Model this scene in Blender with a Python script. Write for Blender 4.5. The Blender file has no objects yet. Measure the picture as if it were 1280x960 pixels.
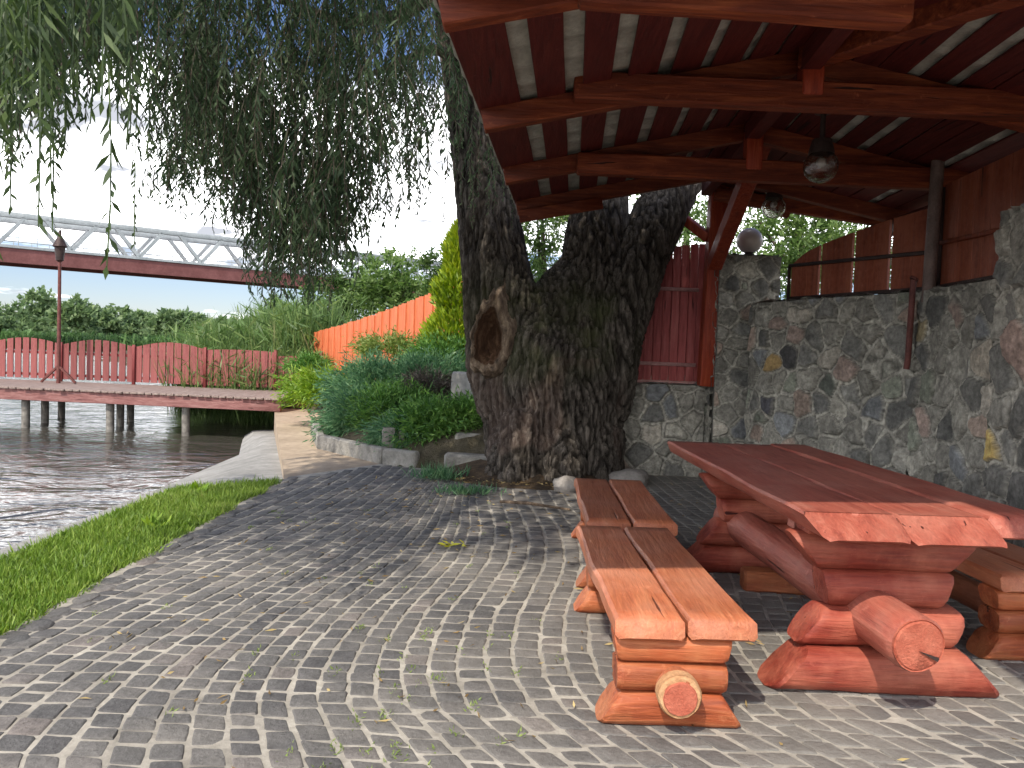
import bpy, math, random
import numpy as np
from mathutils import Vector, Matrix, noise as mnoise
from mathutils.bvhtree import BVHTree

random.seed(7)
RNG = np.random.default_rng(11)
SC = bpy.context.scene
COL = SC.collection
PI = math.pi

# ------------------------------------------------------------------ camera model
FPX, EYE = 980.0, 1.45
PITCH, ROLL = math.atan(40 / 980.0), math.radians(2.0)
_f = Vector((0, math.cos(PITCH), -math.sin(PITCH)))
_u0 = Vector((0, math.sin(PITCH), math.cos(PITCH)))
_r0 = Vector((1, 0, 0))
_r = _r0 * math.cos(ROLL) + _u0 * math.sin(ROLL)
_u = _u0 * math.cos(ROLL) - _r0 * math.sin(ROLL)
CAMP = Vector((0, 0, EYE))


def ray(px, py):
    return _f + _r * ((px - 640) / FPX) - _u * ((py - 480) / FPX)


def P(px, py, Y):
    """world point seen at pixel px,py of the 1280x960 photo, Y metres ahead"""
    d = ray(px, py)
    return CAMP + d * (Y / d.y)


def G(px, py, z=0.0):
    d = ray(px, py)
    return CAMP + d * ((z - EYE) / d.z)


# ------------------------------------------------------------------ materials
def new_mat(name):
    m = bpy.data.materials.new(name)
    m.use_nodes = True
    nt = m.node_tree
    b = nt.nodes["Principled BSDF"]
    return m, nt, b


def nd(nt, t, **kw):
    n = nt.nodes.new(t)
    for k, v in kw.items():
        if k.startswith("i_"):
            n.inputs[k[2:].replace("_", " ")].default_value = v
        else:
            setattr(n, k, v)
    return n


def coords(nt, scale=(1, 1, 1)):
    tc = nd(nt, "ShaderNodeTexCoord")
    mp = nd(nt, "ShaderNodeMapping")
    mp.inputs["Scale"].default_value = scale
    nt.links.new(tc.outputs["Object"], mp.inputs["Vector"])
    return mp.outputs["Vector"]


def noise_tex(nt, vec, scale, detail=4, rough=0.55, dist=0.0):
    n = nd(nt, "ShaderNodeTexNoise")
    n.inputs["Scale"].default_value = scale
    n.inputs["Detail"].default_value = detail
    n.inputs["Roughness"].default_value = rough
    n.inputs["Distortion"].default_value = dist
    nt.links.new(vec, n.inputs["Vector"])
    return n.outputs["Fac"]


def ramp(nt, fac, stops):
    r = nd(nt, "ShaderNodeValToRGB")
    el = r.color_ramp.elements
    while len(el) < len(stops):
        el.new(0.5)
    for e, (p, c) in zip(el, stops):
        e.position = p
        e.color = (c[0], c[1], c[2], 1)
    nt.links.new(fac, r.inputs["Fac"])
    return r.outputs["Color"]


def mixc(nt, fac, a, b, mode="MIX"):
    m = nd(nt, "ShaderNodeMix", data_type="RGBA", blend_type=mode)
    for sock, v in ((m.inputs[0], fac), (m.inputs[6], a), (m.inputs[7], b)):
        if isinstance(v, (int, float)):
            sock.default_value = v
        elif isinstance(v, tuple):
            sock.default_value = (v[0], v[1], v[2], 1)
        else:
            nt.links.new(v, sock)
    return m.outputs[2]


def bump(nt, b, h, strength=0.4, dist=0.02, prev=None):
    n = nd(nt, "ShaderNodeBump")
    n.inputs["Strength"].default_value = strength
    n.inputs["Distance"].default_value = dist
    nt.links.new(h, n.inputs["Height"])
    if prev is not None:
        nt.links.new(prev, n.inputs["Normal"])
    nt.links.new(n.outputs["Normal"], b.inputs["Normal"])
    return n.outputs["Normal"]


def wood(name, dark, mid, light, grain="y", rough=0.62, fade=None, crack=0.5):
    """painted / stained timber, grain along one axis, weathered patches"""
    m, nt, b = new_mat(name)
    s = {"x": (1.2, 14, 14), "y": (14, 1.2, 14), "z": (14, 14, 1.2)}[grain]
    v = coords(nt, s)
    vi = coords(nt)
    n1 = noise_tex(nt, v, 1.6, 6, 0.65, 0.4)
    n2 = noise_tex(nt, vi, 2.6, 5, 0.6, 0.2)
    c = ramp(nt, n1, [(0.28, dark), (0.5, mid), (0.74, light)])
    if fade:
        f = ramp(nt, n2, [(0.44, (0, 0, 0)), (0.66, (1, 1, 1))])
        c = mixc(nt, f, c, fade)
    fine = noise_tex(nt, v, 7.0, 4, 0.6, 0.3)
    c = mixc(nt, 0.26, c, ramp(nt, fine, [(0.3, (0.2, 0.2, 0.2)), (0.7, (0.8, 0.8, 0.8))]), "OVERLAY")
    ck = {"x": (0.5, 10, 10), "y": (10, 0.5, 10), "z": (10, 10, 0.5)}[grain]
    d = ramp(nt, noise_tex(nt, coords(nt, ck), 1.9, 3, 0.55, 0.3), [(0.29, (1, 1, 1)), (0.31, (0, 0, 0))])
    c = mixc(nt, d, c, tuple(x * 0.35 for x in dark))
    dd = noise_tex(nt, vi, 17, 4, 0.7)
    c = mixc(nt, ramp(nt, dd, [(0.62, (0, 0, 0)), (0.75, (0.5, 0.5, 0.5))]), c, tuple(min(1, x * 1.3 + 0.03) for x in light))
    gm = nd(nt, "ShaderNodeNewGeometry")
    pn = nd(nt, "ShaderNodeMath", operation="MULTIPLY_ADD")
    nt.links.new(dd, pn.inputs[0])
    pn.inputs[1].default_value = 0.22
    nt.links.new(gm.outputs["Pointiness"], pn.inputs[2])
    c = mixc(nt, ramp(nt, pn.outputs[0], [(0.66, (0, 0, 0)), (0.76, (0.45, 0.45, 0.45))]), c, tuple(min(1, x * 1.2 + 0.04) for x in light))
    # every object a touch different
    oi = nd(nt, "ShaderNodeObjectInfo")
    h = nd(nt, "ShaderNodeHueSaturation")
    mr = nd(nt, "ShaderNodeMapRange")
    mr.inputs["To Min"].default_value = 0.82
    mr.inputs["To Max"].default_value = 1.16
    nt.links.new(oi.outputs["Random"], mr.inputs["Value"])
    nt.links.new(mr.outputs["Result"], h.inputs["Value"])
    nt.links.new(c, h.inputs["Color"])
    nt.links.new(h.outputs["Color"], b.inputs["Base Color"])
    b.inputs["Roughness"].default_value = rough
    b.inputs["Specular IOR Level"].default_value = 0.35
    bn = bump(nt, b, n1, crack, 0.02)
    bn = bump(nt, b, fine, crack * 0.6, 0.008, bn)
    bd_ = nd(nt, "ShaderNodeMath", operation="SUBTRACT")
    bd_.inputs[0].default_value = 1.0
    nt.links.new(d, bd_.inputs[1])
    bn = bump(nt, b, bd_.outputs[0], 0.5, 0.015, bn)
    bump(nt, b, dd, 0.25, 0.006, bn)
    return m


def rough_mat(name, stops, scale=6, rough=0.85, bs=0.4, bd=0.02, detail=6, stretch=(1, 1, 1), metallic=0.0):
    m, nt, b = new_mat(name)
    v = coords(nt, stretch)
    n = noise_tex(nt, v, scale, detail, 0.62, 0.2)
    n2 = noise_tex(nt, v, scale * 7, 4, 0.6)
    c = ramp(nt, n, stops)
    c = mixc(nt, 0.3, c, ramp(nt, n2, [(0.3, (0.25, 0.25, 0.25)), (0.7, (0.75, 0.75, 0.75))]), "OVERLAY")
    nt.links.new(c, b.inputs["Base Color"])
    b.inputs["Roughness"].default_value = rough
    b.inputs["Metallic"].default_value = metallic
    b.inputs["Specular IOR Level"].default_value = 0.3
    bump(nt, b, n2, bs, bd)
    return m


def attr_mat(name, attr="Col", rough=0.85, nscale=40, bs=0.4, bd=0.01, var=0.35):
    m, nt, b = new_mat(name)
    a = nd(nt, "ShaderNodeAttribute", attribute_name=attr)
    v = coords(nt)
    n = noise_tex(nt, v, nscale, 5, 0.65)
    n2 = noise_tex(nt, v, 3.0, 5, 0.6)
    c = mixc(nt, var, a.outputs["Color"], ramp(nt, n, [(0.3, (0.18, 0.18, 0.18)), (0.7, (0.8, 0.8, 0.8))]), "OVERLAY")
    c = mixc(nt, var * 0.8, c, ramp(nt, n2, [(0.35, (0.25, 0.25, 0.24)), (0.65, (0.72, 0.72, 0.7))]), "OVERLAY")
    nt.links.new(c, b.inputs["Base Color"])
    b.inputs["Roughness"].default_value = rough
    b.inputs["Specular IOR Level"].default_value = 0.3
    bump(nt, b, n, bs, bd)
    return m


def leaf_mat(name, stops, trans=0.35, rough=0.5, tcol=None):
    m, nt, b = new_mat(name)
    g = nd(nt, "ShaderNodeNewGeometry")
    v = coords(nt)
    big = noise_tex(nt, v, 0.9, 3, 0.6)
    mx = nd(nt, "ShaderNodeMath", operation="MULTIPLY_ADD")
    nt.links.new(g.outputs["Random Per Island"], mx.inputs[0])
    mx.inputs[1].default_value = 0.55
    ad = nd(nt, "ShaderNodeMath", operation="MULTIPLY_ADD")
    nt.links.new(big, ad.inputs[0])
    ad.inputs[1].default_value = 0.9
    ad.inputs[2].default_value = -0.225
    nt.links.new(ad.outputs[0], mx.inputs[2])
    c = ramp(nt, mx.outputs[0], stops)
    nt.links.new(c, b.inputs["Base Color"])
    b.inputs["Roughness"].default_value = rough
    b.inputs["Specular IOR Level"].default_value = 0.35
    t = nd(nt, "ShaderNodeBsdfTranslucent")
    hs = nd(nt, "ShaderNodeHueSaturation")
    hs.inputs["Value"].default_value = 1.5
    hs.inputs["Saturation"].default_value = 1.15
    nt.links.new(c, hs.inputs["Color"])
    nt.links.new(hs.outputs["Color"], t.inputs["Color"])
    ms = nd(nt, "ShaderNodeMixShader")
    ms.inputs[0].default_value = trans
    nt.links.new(b.outputs[0], ms.inputs[1])
    nt.links.new(t.outputs[0], ms.inputs[2])
    nt.links.new(ms.outputs[0], nt.nodes["Material Output"].inputs["Surface"])
    return m


M = {}
M["table_x"] = wood("table timber across", (0.13, 0.018, 0.011), (0.23, 0.036, 0.02), (0.34, 0.078, 0.043), "x", 0.6, (0.38, 0.115, 0.068))
M["table_y"] = wood("table timber along", (0.19, 0.042, 0.028), (0.3, 0.075, 0.048), (0.38, 0.13, 0.086), "y", 0.5, (0.34, 0.12, 0.082))
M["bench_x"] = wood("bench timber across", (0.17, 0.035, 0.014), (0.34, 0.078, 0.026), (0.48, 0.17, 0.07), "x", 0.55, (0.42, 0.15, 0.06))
M["bench_y"] = wood("bench timber along", (0.3, 0.08, 0.036), (0.4, 0.125, 0.055), (0.49, 0.19, 0.092), "y", 0.5, (0.44, 0.17, 0.095))
M["bark_pale"] = rough_mat("peeled log end", [(0.3, (0.35, 0.16, 0.07)), (0.7, (0.6, 0.38, 0.2))], 12)
M["log_end"] = rough_mat("painted log end", [(0.3, (0.34, 0.075, 0.042)), (0.7, (0.46, 0.14, 0.085))], 14)
M["roof_x"] = wood("roof timber across", (0.07, 0.01, 0.004), (0.17, 0.031, 0.01), (0.32, 0.08, 0.026), "x", 0.6)
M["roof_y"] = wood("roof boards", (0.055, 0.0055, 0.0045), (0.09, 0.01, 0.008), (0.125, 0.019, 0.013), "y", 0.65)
M["post_z"] = wood("painted post", (0.17, 0.02, 0.009), (0.29, 0.04, 0.015), (0.4, 0.085, 0.034), "z", 0.55)
M["fence_z"] = wood("red fence boards", (0.19, 0.034, 0.033), (0.33, 0.07, 0.066), (0.42, 0.14, 0.125), "z", 0.6)
M["fence_b"] = wood("rust red panel boards", (0.12, 0.02, 0.008), (0.22, 0.044, 0.016), (0.3, 0.08, 0.032), "z", 0.6)
M["pier_z"] = wood("faded pier fence", (0.11, 0.02, 0.019), (0.18, 0.034, 0.032), (0.26, 0.075, 0.066), "z", 0.7)
M["pier_deck"] = wood("weathered deck boards", (0.16, 0.11, 0.095), (0.28, 0.21, 0.18), (0.38, 0.31, 0.27), "y", 0.8)
M["pier_fascia"] = wood("pier fascia", (0.16, 0.06, 0.055), (0.25, 0.11, 0.1), (0.34, 0.19, 0.17), "x", 0.75)
M["pile"] = rough_mat("pier pile", [(0.3, (0.1, 0.09, 0.08)), (0.7, (0.28, 0.26, 0.23))], 8)
M["orange"] = wood("orange fence paint", (0.36, 0.082, 0.03), (0.49, 0.125, 0.048), (0.57, 0.17, 0.07), "z", 0.6, None, 0.3)
M["sheet"] = rough_mat("fibre cement sheet", [(0.3, (0.32, 0.32, 0.28)), (0.7, (0.48, 0.48, 0.43))], 5)
M["steel_dark"] = rough_mat("dark steel", [(0.3, (0.03, 0.02, 0.018)), (0.7, (0.07, 0.045, 0.04))], 10, 0.5, metallic=0.3)
M["steel_red"] = rough_mat("rusty red pipe", [(0.3, (0.09, 0.03, 0.025)), (0.7, (0.18, 0.06, 0.05))], 10, 0.6)
M["pipe_grey"] = rough_mat("grey brown pipe", [(0.3, (0.1, 0.07, 0.06)), (0.7, (0.2, 0.14, 0.12))], 8, 0.5)
M["rail_pink"] = rough_mat("pale pink rail", [(0.3, (0.3, 0.14, 0.13)), (0.7, (0.5, 0.28, 0.26))], 10, 0.6)
M["bridge_grey"] = rough_mat("silver truss paint", [(0.3, (0.26, 0.29, 0.3)), (0.7, (0.38, 0.41, 0.42))], 0.5, 0.6)
M["bridge_red"] = rough_mat("brown red girder paint", [(0.3, (0.13, 0.045, 0.042)), (0.7, (0.2, 0.08, 0.075))], 0.5, 0.7)
M["concrete"] = rough_mat("pale concrete", [(0.3, (0.2, 0.195, 0.18)), (0.55, (0.29, 0.28, 0.26)), (0.75, (0.36, 0.35, 0.33))], 2.2, 0.9)
M["edging"] = rough_mat("old concrete edging", [(0.3, (0.16, 0.15, 0.13)), (0.7, (0.36, 0.34, 0.3))], 6, 0.9, 0.6, 0.03)
M["sand"] = rough_mat("sandy path", [(0.3, (0.3, 0.23, 0.16)), (0.7, (0.46, 0.36, 0.26))], 1.4, 0.95)
M["soil"] = rough_mat("soil", [(0.3, (0.035, 0.026, 0.018)), (0.55, (0.09, 0.06, 0.035)), (0.75, (0.16, 0.11, 0.06))], 9, 0.95, 0.9, 0.04)
M["earth"] = rough_mat("mulched earth", [(0.3, (0.04, 0.034, 0.02)), (0.5, (0.09, 0.075, 0.045)), (0.7, (0.15, 0.125, 0.085))], 7, 0.95, 0.9, 0.04)
M["mortar"] = rough_mat("sandy joints", [(0.3, (0.22, 0.2, 0.168)), (0.55, (0.36, 0.33, 0.28)), (0.75, (0.48, 0.44, 0.37))], 3.5, 0.95, 0.6, 0.012)
M["bark_twig"] = rough_mat("twig bark", [(0.3, (0.05, 0.04, 0.03)), (0.7, (0.12, 0.1, 0.07))], 10)
M["rock"] = rough_mat("pale rock", [(0.3, (0.2, 0.18, 0.16)), (0.7, (0.33, 0.3, 0.27))], 5)
M["wall"] = attr_mat("rubble stone masonry", "Col", 0.85, 34, 0.7, 0.02, 0.6)
M["heart"] = rough_mat("exposed heartwood", [(0.25, (0.04, 0.021, 0.011)), (0.5, (0.12, 0.062, 0.034)), (0.7, (0.27, 0.16, 0.09))], 5, 0.85, 0.8, 0.03, stretch=(2.2, 2.2, 0.7))
M["rim"] = rough_mat("bare callus wood", [(0.3, (0.05, 0.035, 0.025)), (0.5, (0.2, 0.14, 0.095)), (0.68, (0.42, 0.32, 0.22))], 7, 0.85, 0.8, 0.03, stretch=(2.5, 2.5, 0.8))

LEAF = {}
LEAF["willow"] = leaf_mat("willow leaves", [(0.1, (0.028, 0.05, 0.024)), (0.45, (0.06, 0.1, 0.045)), (0.75, (0.115, 0.155, 0.078)), (0.95, (0.2, 0.23, 0.14))], 0.4)
LEAF["willow_near"] = leaf_mat("near willow leaves", [(0.1, (0.03, 0.05, 0.018)), (0.5, (0.055, 0.09, 0.03)), (0.9, (0.12, 0.17, 0.05))], 0.3)
LEAF["juniper"] = leaf_mat("blue green juniper", [(0.15, (0.05, 0.125, 0.065)), (0.5, (0.115, 0.235, 0.11)), (0.85, (0.24, 0.37, 0.18))], 0.35)
LEAF["juniper_green"] = leaf_mat("green juniper", [(0.15, (0.05, 0.13, 0.03)), (0.5, (0.11, 0.24, 0.05)), (0.85, (0.23, 0.38, 0.09))], 0.25)
LEAF["juniper_lime"] = leaf_mat("lime juniper", [(0.15, (0.09, 0.18, 0.02)), (0.5, (0.2, 0.33, 0.035)), (0.85, (0.36, 0.46, 0.06))], 0.3)
LEAF["thuja"] = leaf_mat("golden thuja", [(0.15, (0.12, 0.2, 0.02)), (0.5, (0.26, 0.36, 0.025)), (0.85, (0.46, 0.5, 0.04))], 0.3)
LEAF["pale"] = leaf_mat("pale shrub", [(0.15, (0.12, 0.17, 0.04)), (0.5, (0.2, 0.27, 0.07)), (0.85, (0.3, 0.36, 0.12))], 0.3)
LEAF["dead"] = leaf_mat("dry twigs", [(0.15, (0.04, 0.03, 0.025)), (0.5, (0.08, 0.065, 0.05)), (0.85, (0.13, 0.11, 0.08))], 0.1)
LEAF["tree"] = leaf_mat("tree leaves", [(0.1, (0.03, 0.06, 0.018)), (0.5, (0.065, 0.12, 0.03)), (0.9, (0.14, 0.2, 0.06))], 0.35)
LEAF["tree_light"] = leaf_mat("light tree leaves", [(0.1, (0.06, 0.11, 0.03)), (0.5, (0.12, 0.2, 0.055)), (0.9, (0.24, 0.32, 0.11))], 0.4)
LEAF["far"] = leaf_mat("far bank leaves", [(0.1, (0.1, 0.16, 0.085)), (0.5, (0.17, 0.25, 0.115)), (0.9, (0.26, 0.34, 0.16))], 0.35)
LEAF["reed"] = leaf_mat("reeds", [(0.1, (0.06, 0.1, 0.035)), (0.5, (0.11, 0.19, 0.055)), (0.8, (0.2, 0.27, 0.085)), (0.97, (0.34, 0.29, 0.16))], 0.3)
LEAF["far_reed"] = leaf_mat("far reeds", [(0.1, (0.06, 0.12, 0.045)), (0.5, (0.1, 0.19, 0.06)), (0.9, (0.16, 0.26, 0.09))], 0.25)
LEAF["grass"] = leaf_mat("lawn grass", [(0.1, (0.07, 0.13, 0.02)), (0.45, (0.15, 0.25, 0.037)), (0.75, (0.27, 0.36, 0.07)), (0.93, (0.32, 0.33, 0.13)), (1.0, (0.4, 0.34, 0.2))], 0.3)
LEAF["litter"] = leaf_mat("leaf litter", [(0.1, (0.1, 0.06, 0.025)), (0.5, (0.3, 0.2, 0.08)), (0.9, (0.5, 0.4, 0.18))], 0.1, 0.8)
LEAF["yellow"] = leaf_mat("yellow fallen leaves", [(0.1, (0.35, 0.36, 0.03)), (0.9, (0.6, 0.55, 0.06))], 0.2)

# cobbles: colour per stone
m, nt, b = new_mat("granite setts")
g = nd(nt, "ShaderNodeNewGeometry")
v = coords(nt)
n1 = noise_tex(nt, v, 60, 5, 0.7)
n2 = noise_tex(nt, v, 1.3, 4, 0.6)
c = ramp(nt, g.outputs["Random Per Island"], [(0.0, (0.078, 0.074, 0.073)), (0.3, (0.098, 0.093, 0.089)), (0.65, (0.118, 0.111, 0.104)), (0.9, (0.138, 0.128, 0.118)), (1.0, (0.165, 0.142, 0.128))])
c = mixc(nt, 0.55, c, ramp(nt, n1, [(0.25, (0.15, 0.15, 0.15)), (0.75, (0.85, 0.85, 0.85))]), "OVERLAY")
n3 = noise_tex(nt, v, 9, 5, 0.65)
c = mixc(nt, 0.5, c, ramp(nt, n3, [(0.3, (0.25, 0.25, 0.25)), (0.7, (0.75, 0.75, 0.75))]), "OVERLAY")
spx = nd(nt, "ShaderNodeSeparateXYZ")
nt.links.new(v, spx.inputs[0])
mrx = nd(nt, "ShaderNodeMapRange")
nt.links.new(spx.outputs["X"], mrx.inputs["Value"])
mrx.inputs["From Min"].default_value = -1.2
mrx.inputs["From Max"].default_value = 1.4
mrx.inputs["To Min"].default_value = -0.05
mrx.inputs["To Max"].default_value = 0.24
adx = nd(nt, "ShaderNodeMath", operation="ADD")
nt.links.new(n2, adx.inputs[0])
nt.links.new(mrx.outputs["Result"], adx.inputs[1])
dust_and_sun = ramp(nt, adx.outputs[0], [(0.45, (0, 0, 0)), (0.85, (0.55, 0.55, 0.55))])   # patchy trodden sand, plus sunlit warmth painted in towards the benches
c = mixc(nt, dust_and_sun, c, (0.27, 0.245, 0.21))
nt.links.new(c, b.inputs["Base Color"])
b.inputs["Roughness"].default_value = 0.72
b.inputs["Specular IOR Level"].default_value = 0.4
bn = bump(nt, b, n1, 0.7, 0.012)
bump(nt, b, n3, 0.6, 0.02, bn)
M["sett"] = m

# bark
m, nt, b = new_mat("willow bark")
v = coords(nt, (1, 1, 0.22))
vi = coords(nt)
n1 = noise_tex(nt, v, 22, 6, 0.7, 0.6)
n2 = noise_tex(nt, vi, 1.6, 5, 0.6)
a = nd(nt, "ShaderNodeAttribute", attribute_name="Col")
c = ramp(nt, n1, [(0.3, (0.025, 0.02, 0.016)), (0.46, (0.085, 0.071, 0.058)), (0.6, (0.2, 0.17, 0.14)), (0.8, (0.34, 0.295, 0.25))])
sp = nd(nt, "ShaderNodeSeparateColor")
nt.links.new(a.outputs["Color"], sp.inputs[0])
c = mixc(nt, sp.outputs[0], (0.014, 0.011, 0.008), c)          # R: furrow depth (darker inside the furrows)
ms = nd(nt, "ShaderNodeMath", operation="MULTIPLY")
nt.links.new(sp.outputs[1], ms.inputs[0])
nt.links.new(ramp(nt, n2, [(0.42, (0, 0, 0)), (0.62, (1, 1, 1))]), ms.inputs[1])
c = mixc(nt, ms.outputs[0], c, (0.075, 0.085, 0.03))           # G: moss
c = mixc(nt, sp.outputs[2], c, (0.16, 0.1, 0.08))              # B: reddish bare bark
nt.links.new(c, b.inputs["Base Color"])
b.inputs["Roughness"].default_value = 0.9
b.inputs["Specular IOR Level"].default_value = 0.2
bump(nt, b, n1, 1.0, 0.05)
M["bark"] = m

# water
m, nt, b = new_mat("river water")
v = coords(nt, (0.7, 1.0, 1))
w1 = noise_tex(nt, v, 1.25, 3, 0.5, 1.0)
v2 = coords(nt, (0.5, 1.0, 1))
w2 = noise_tex(nt, v2, 5.5, 3, 0.5, 0.6)
b.inputs["Base Color"].default_value = (0.06, 0.056, 0.046, 1)
b.inputs["Roughness"].default_value = 0.13
b.inputs["IOR"].default_value = 1.6
bn = bump(nt, b, w1, 1.0, 0.085)
bump(nt, b, w2, 0.7, 0.02, bn)
M["water"] = m

# globes
m, nt, b = new_mat("clear ribbed glass")
b.inputs["Transmission Weight"].default_value = 1.0
b.inputs["Roughness"].default_value = 0.03
b.inputs["Base Color"].default_value = (0.8, 0.78, 0.75, 1)
n1 = noise_tex(nt, coords(nt, (1, 1, 3)), 10, 2)
bump(nt, b, n1, 0.5, 0.02)
M["glass"] = m
m, nt, b = new_mat("opal glass")
b.inputs["Base Color"].default_value = (0.62, 0.56, 0.52, 1)
b.inputs["Roughness"].default_value = 0.3
n1 = noise_tex(nt, coords(nt), 5, 4)
nt.links.new(ramp(nt, n1, [(0.3, (0.5, 0.45, 0.42)), (0.7, (0.66, 0.6, 0.56))]), b.inputs["Base Color"])
M["opal"] = m


# ------------------------------------------------------------------ object helpers
def tag(o, label=None, cat=None, group=None, kind=None):
    if label:
        o["label"] = label
    if cat:
        o["category"] = cat
    if group:
        o["group"] = group
    if kind:
        o["kind"] = kind
    return o


def thing(name, label, cat, loc=(0, 0, 0), group=None):
    o = bpy.data.objects.new(name, None)
    o.empty_display_size = 0.2
    COL.objects.link(o)
    o.location = loc
    return tag(o, label, cat, group)


def origin_of(parent):
    p = Vector((0, 0, 0))
    while parent is not None:
        p += Vector(parent.location)
        parent = parent.parent
    return p


class MB:
    def __init__(self):
        self.v, self.f, self.c = [], [], []

    def add(self, vs, fs, col=None):
        o = len(self.v)
        self.v += [tuple(x) for x in vs]
        self.f += [tuple(i + o for i in f) for f in fs]
        if col is not None:
            self.c += [col] * len(vs)

    def loft(self, rings, cap=True):
        n = len(rings[0])
        vs = [p for r in rings for p in r]
        fs = []
        for i in range(len(rings) - 1):
            for k in range(n):
                a, b2 = i * n + k, i * n + (k + 1) % n
                fs.append((a, b2, b2 + n, a + n))
        if cap:
            fs.append(tuple(reversed(range(n))))
            fs.append(tuple((len(rings) - 1) * n + k for k in range(n)))
        self.add(vs, fs)

    def box(self, c, s, rot=0.0, bev=0.0):
        cx, cy, cz = c
        hx, hy, hz = s[0] / 2, s[1] / 2, s[2] / 2
        cr, sr = math.cos(rot), math.sin(rot)

        def ring(z, ins):
            pts = [(-hx + ins, -hy + ins), (hx - ins, -hy + ins), (hx - ins, hy - ins), (-hx + ins, hy - ins)]
            if bev:
                e = bev
                q = []
                for (x, y) in pts:
                    q.append((x, y))
                pts = q
            return [(cx + x * cr - y * sr, cy + x * sr + y * cr, z) for x, y in pts]
        if bev:
            self.loft([ring(cz - hz, bev), ring(cz - hz + bev, 0), ring(cz + hz - bev, 0), ring(cz + hz, bev)])
        else:
            self.loft([ring(cz - hz, 0), ring(cz + hz, 0)])

    def bar(self, p0, p1, w, h, up=(0, 0, 1), bev=0.006, seg=1, wav=0.0, seed=0, slant0=0.0, slant1=0.0, side_in=(0, 0)):
        """timber along p0->p1; w across, h along up; chamfered; slant>0 sets the top of that end back"""
        p0, p1 = Vector(p0), Vector(p1)
        a = (p1 - p0)
        L = a.length
        a.normalize()
        up = Vector(up)
        s = a.cross(up).normalized()
        n = s.cross(a).normalized()
        hw, hh = w / 2, h / 2
        e = min(bev, hw * 0.4, hh * 0.4)
        prof = [(-hw + e, -hh), (hw - e, -hh), (hw, -hh + e), (hw, hh - e), (hw - e, hh), (-hw + e, hh), (-hw, hh - e), (-hw, -hh + e)]
        rings = []
        ts = [0, e / L] + [i / seg for i in range(1, seg)] + [1 - e / L, 1]
        for i, t in enumerate(ts):
            k = 1 - (e / min(hw, hh)) * 0.7 if i in (0, len(ts) - 1) else 1
            r = []
            for (x, y) in prof:
                wx = wav * mnoise.noise((seed * 3.1 + (7 if x > 0 else 0), t * L * 1.7, 0)) + wav * 0.5 * mnoise.noise((seed * 3.1 + (7 if x > 0 else 0), t * L * 6.0, 3))
                wy = wav * 0.4 * mnoise.noise((seed * 5.7 + (3 if y > 0 else 0), t * L * 2.2, 1))
                fr = (y / hh + 1) / 2
                x2 = x
                if x < 0:
                    x2 += side_in[0] * (1 - fr)
                else:
                    x2 -= side_in[1] * (1 - fr)
                sl = 0
                if i <= 1:
                    sl = slant0 * fr
                elif i >= len(ts) - 2:
                    sl = -slant1 * fr
                r.append(p0 + a * (t * L + sl) + s * (x2 * k + wx) + n * (y * k + wy))
            rings.append(r)
        self.loft(rings)

    def log(self, p0, p1, r, squash=1.0, seg=22, rings=9, seed=0, cut0=(0, 0), cut1=(0, 0), taper=1.0, rough=0.03, power=1.0):
        """round timber; cut=(top, bottom): how far the top / bottom of that end is cut back"""
        p0, p1 = Vector(p0), Vector(p1)
        a = p1 - p0
        L = a.length
        a.normalize()
        up = Vector((0, 0, 1)) if abs(a.z) < 0.9 else Vector((0, 1, 0))
        s = a.cross(up).normalized()
        n = s.cross(a).normalized()
        e = min(0.018, r * 0.2)
        ts = [0, e / L] + [(i + 0.5) / rings for i in range(rings)] + [1 - e / L, 1]
        rr = []
        for i, t in enumerate(ts):
            k = (1 - 0.1) if i in (0, len(ts) - 1) else 1
            rad = r * (1 + (taper - 1) * t)
            ring_ = []
            for j in range(seg):
                th = 2 * PI * j / seg
                cx, cy = math.cos(th), math.sin(th)
                if power != 1:
                    cx = math.copysign(abs(cx) ** power, cx)
                    cy = math.copysign(abs(cy) ** power, cy)
                w = 1 + rough * mnoise.noise((cx * 1.3 + seed * 9.1, cy * 1.3, t * L * 2.0)) + rough * 0.5 * mnoise.noise((cx * 4 + seed, cy * 4, t * L * 5))
                lo = cut0[0] * (1 + cy) / 2 + cut0[1] * (1 - cy) / 2
                hi = L - (cut1[0] * (1 + cy) / 2 + cut1[1] * (1 - cy) / 2)
                sh = lo + (hi - lo) * t - t * L
                sh += 0.006 * mnoise.noise((cx * 5, cy * 5, seed)) if i in (0, len(ts) - 1) else 0
                ring_.append(p0 + a * (t * L + sh) + s * (cx * rad * k * w) + n * (cy * rad * squash * k * w))
            rr.append(ring_)
        nn = seg
        vs = [p for q in rr for p in q]
        c0 = sum((Vector(p) for p in rr[0]), Vector()) / nn
        c1 = sum((Vector(p) for p in rr[-1]), Vector()) / nn
        fs = []
        for i in range(len(rr) - 1):
            for k2 in range(nn):
                x, y = i * nn + k2, i * nn + (k2 + 1) % nn
                fs.append((x, y, y + nn, x + nn))
        i0 = len(vs)
        vs += [c0, c1]
        for k2 in range(nn):
            fs.append((i0, (k2 + 1) % nn, k2))
            b0 = (len(rr) - 1) * nn
            fs.append((i0 + 1, b0 + k2, b0 + (k2 + 1) % nn))
        self.add(vs, fs)

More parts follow.
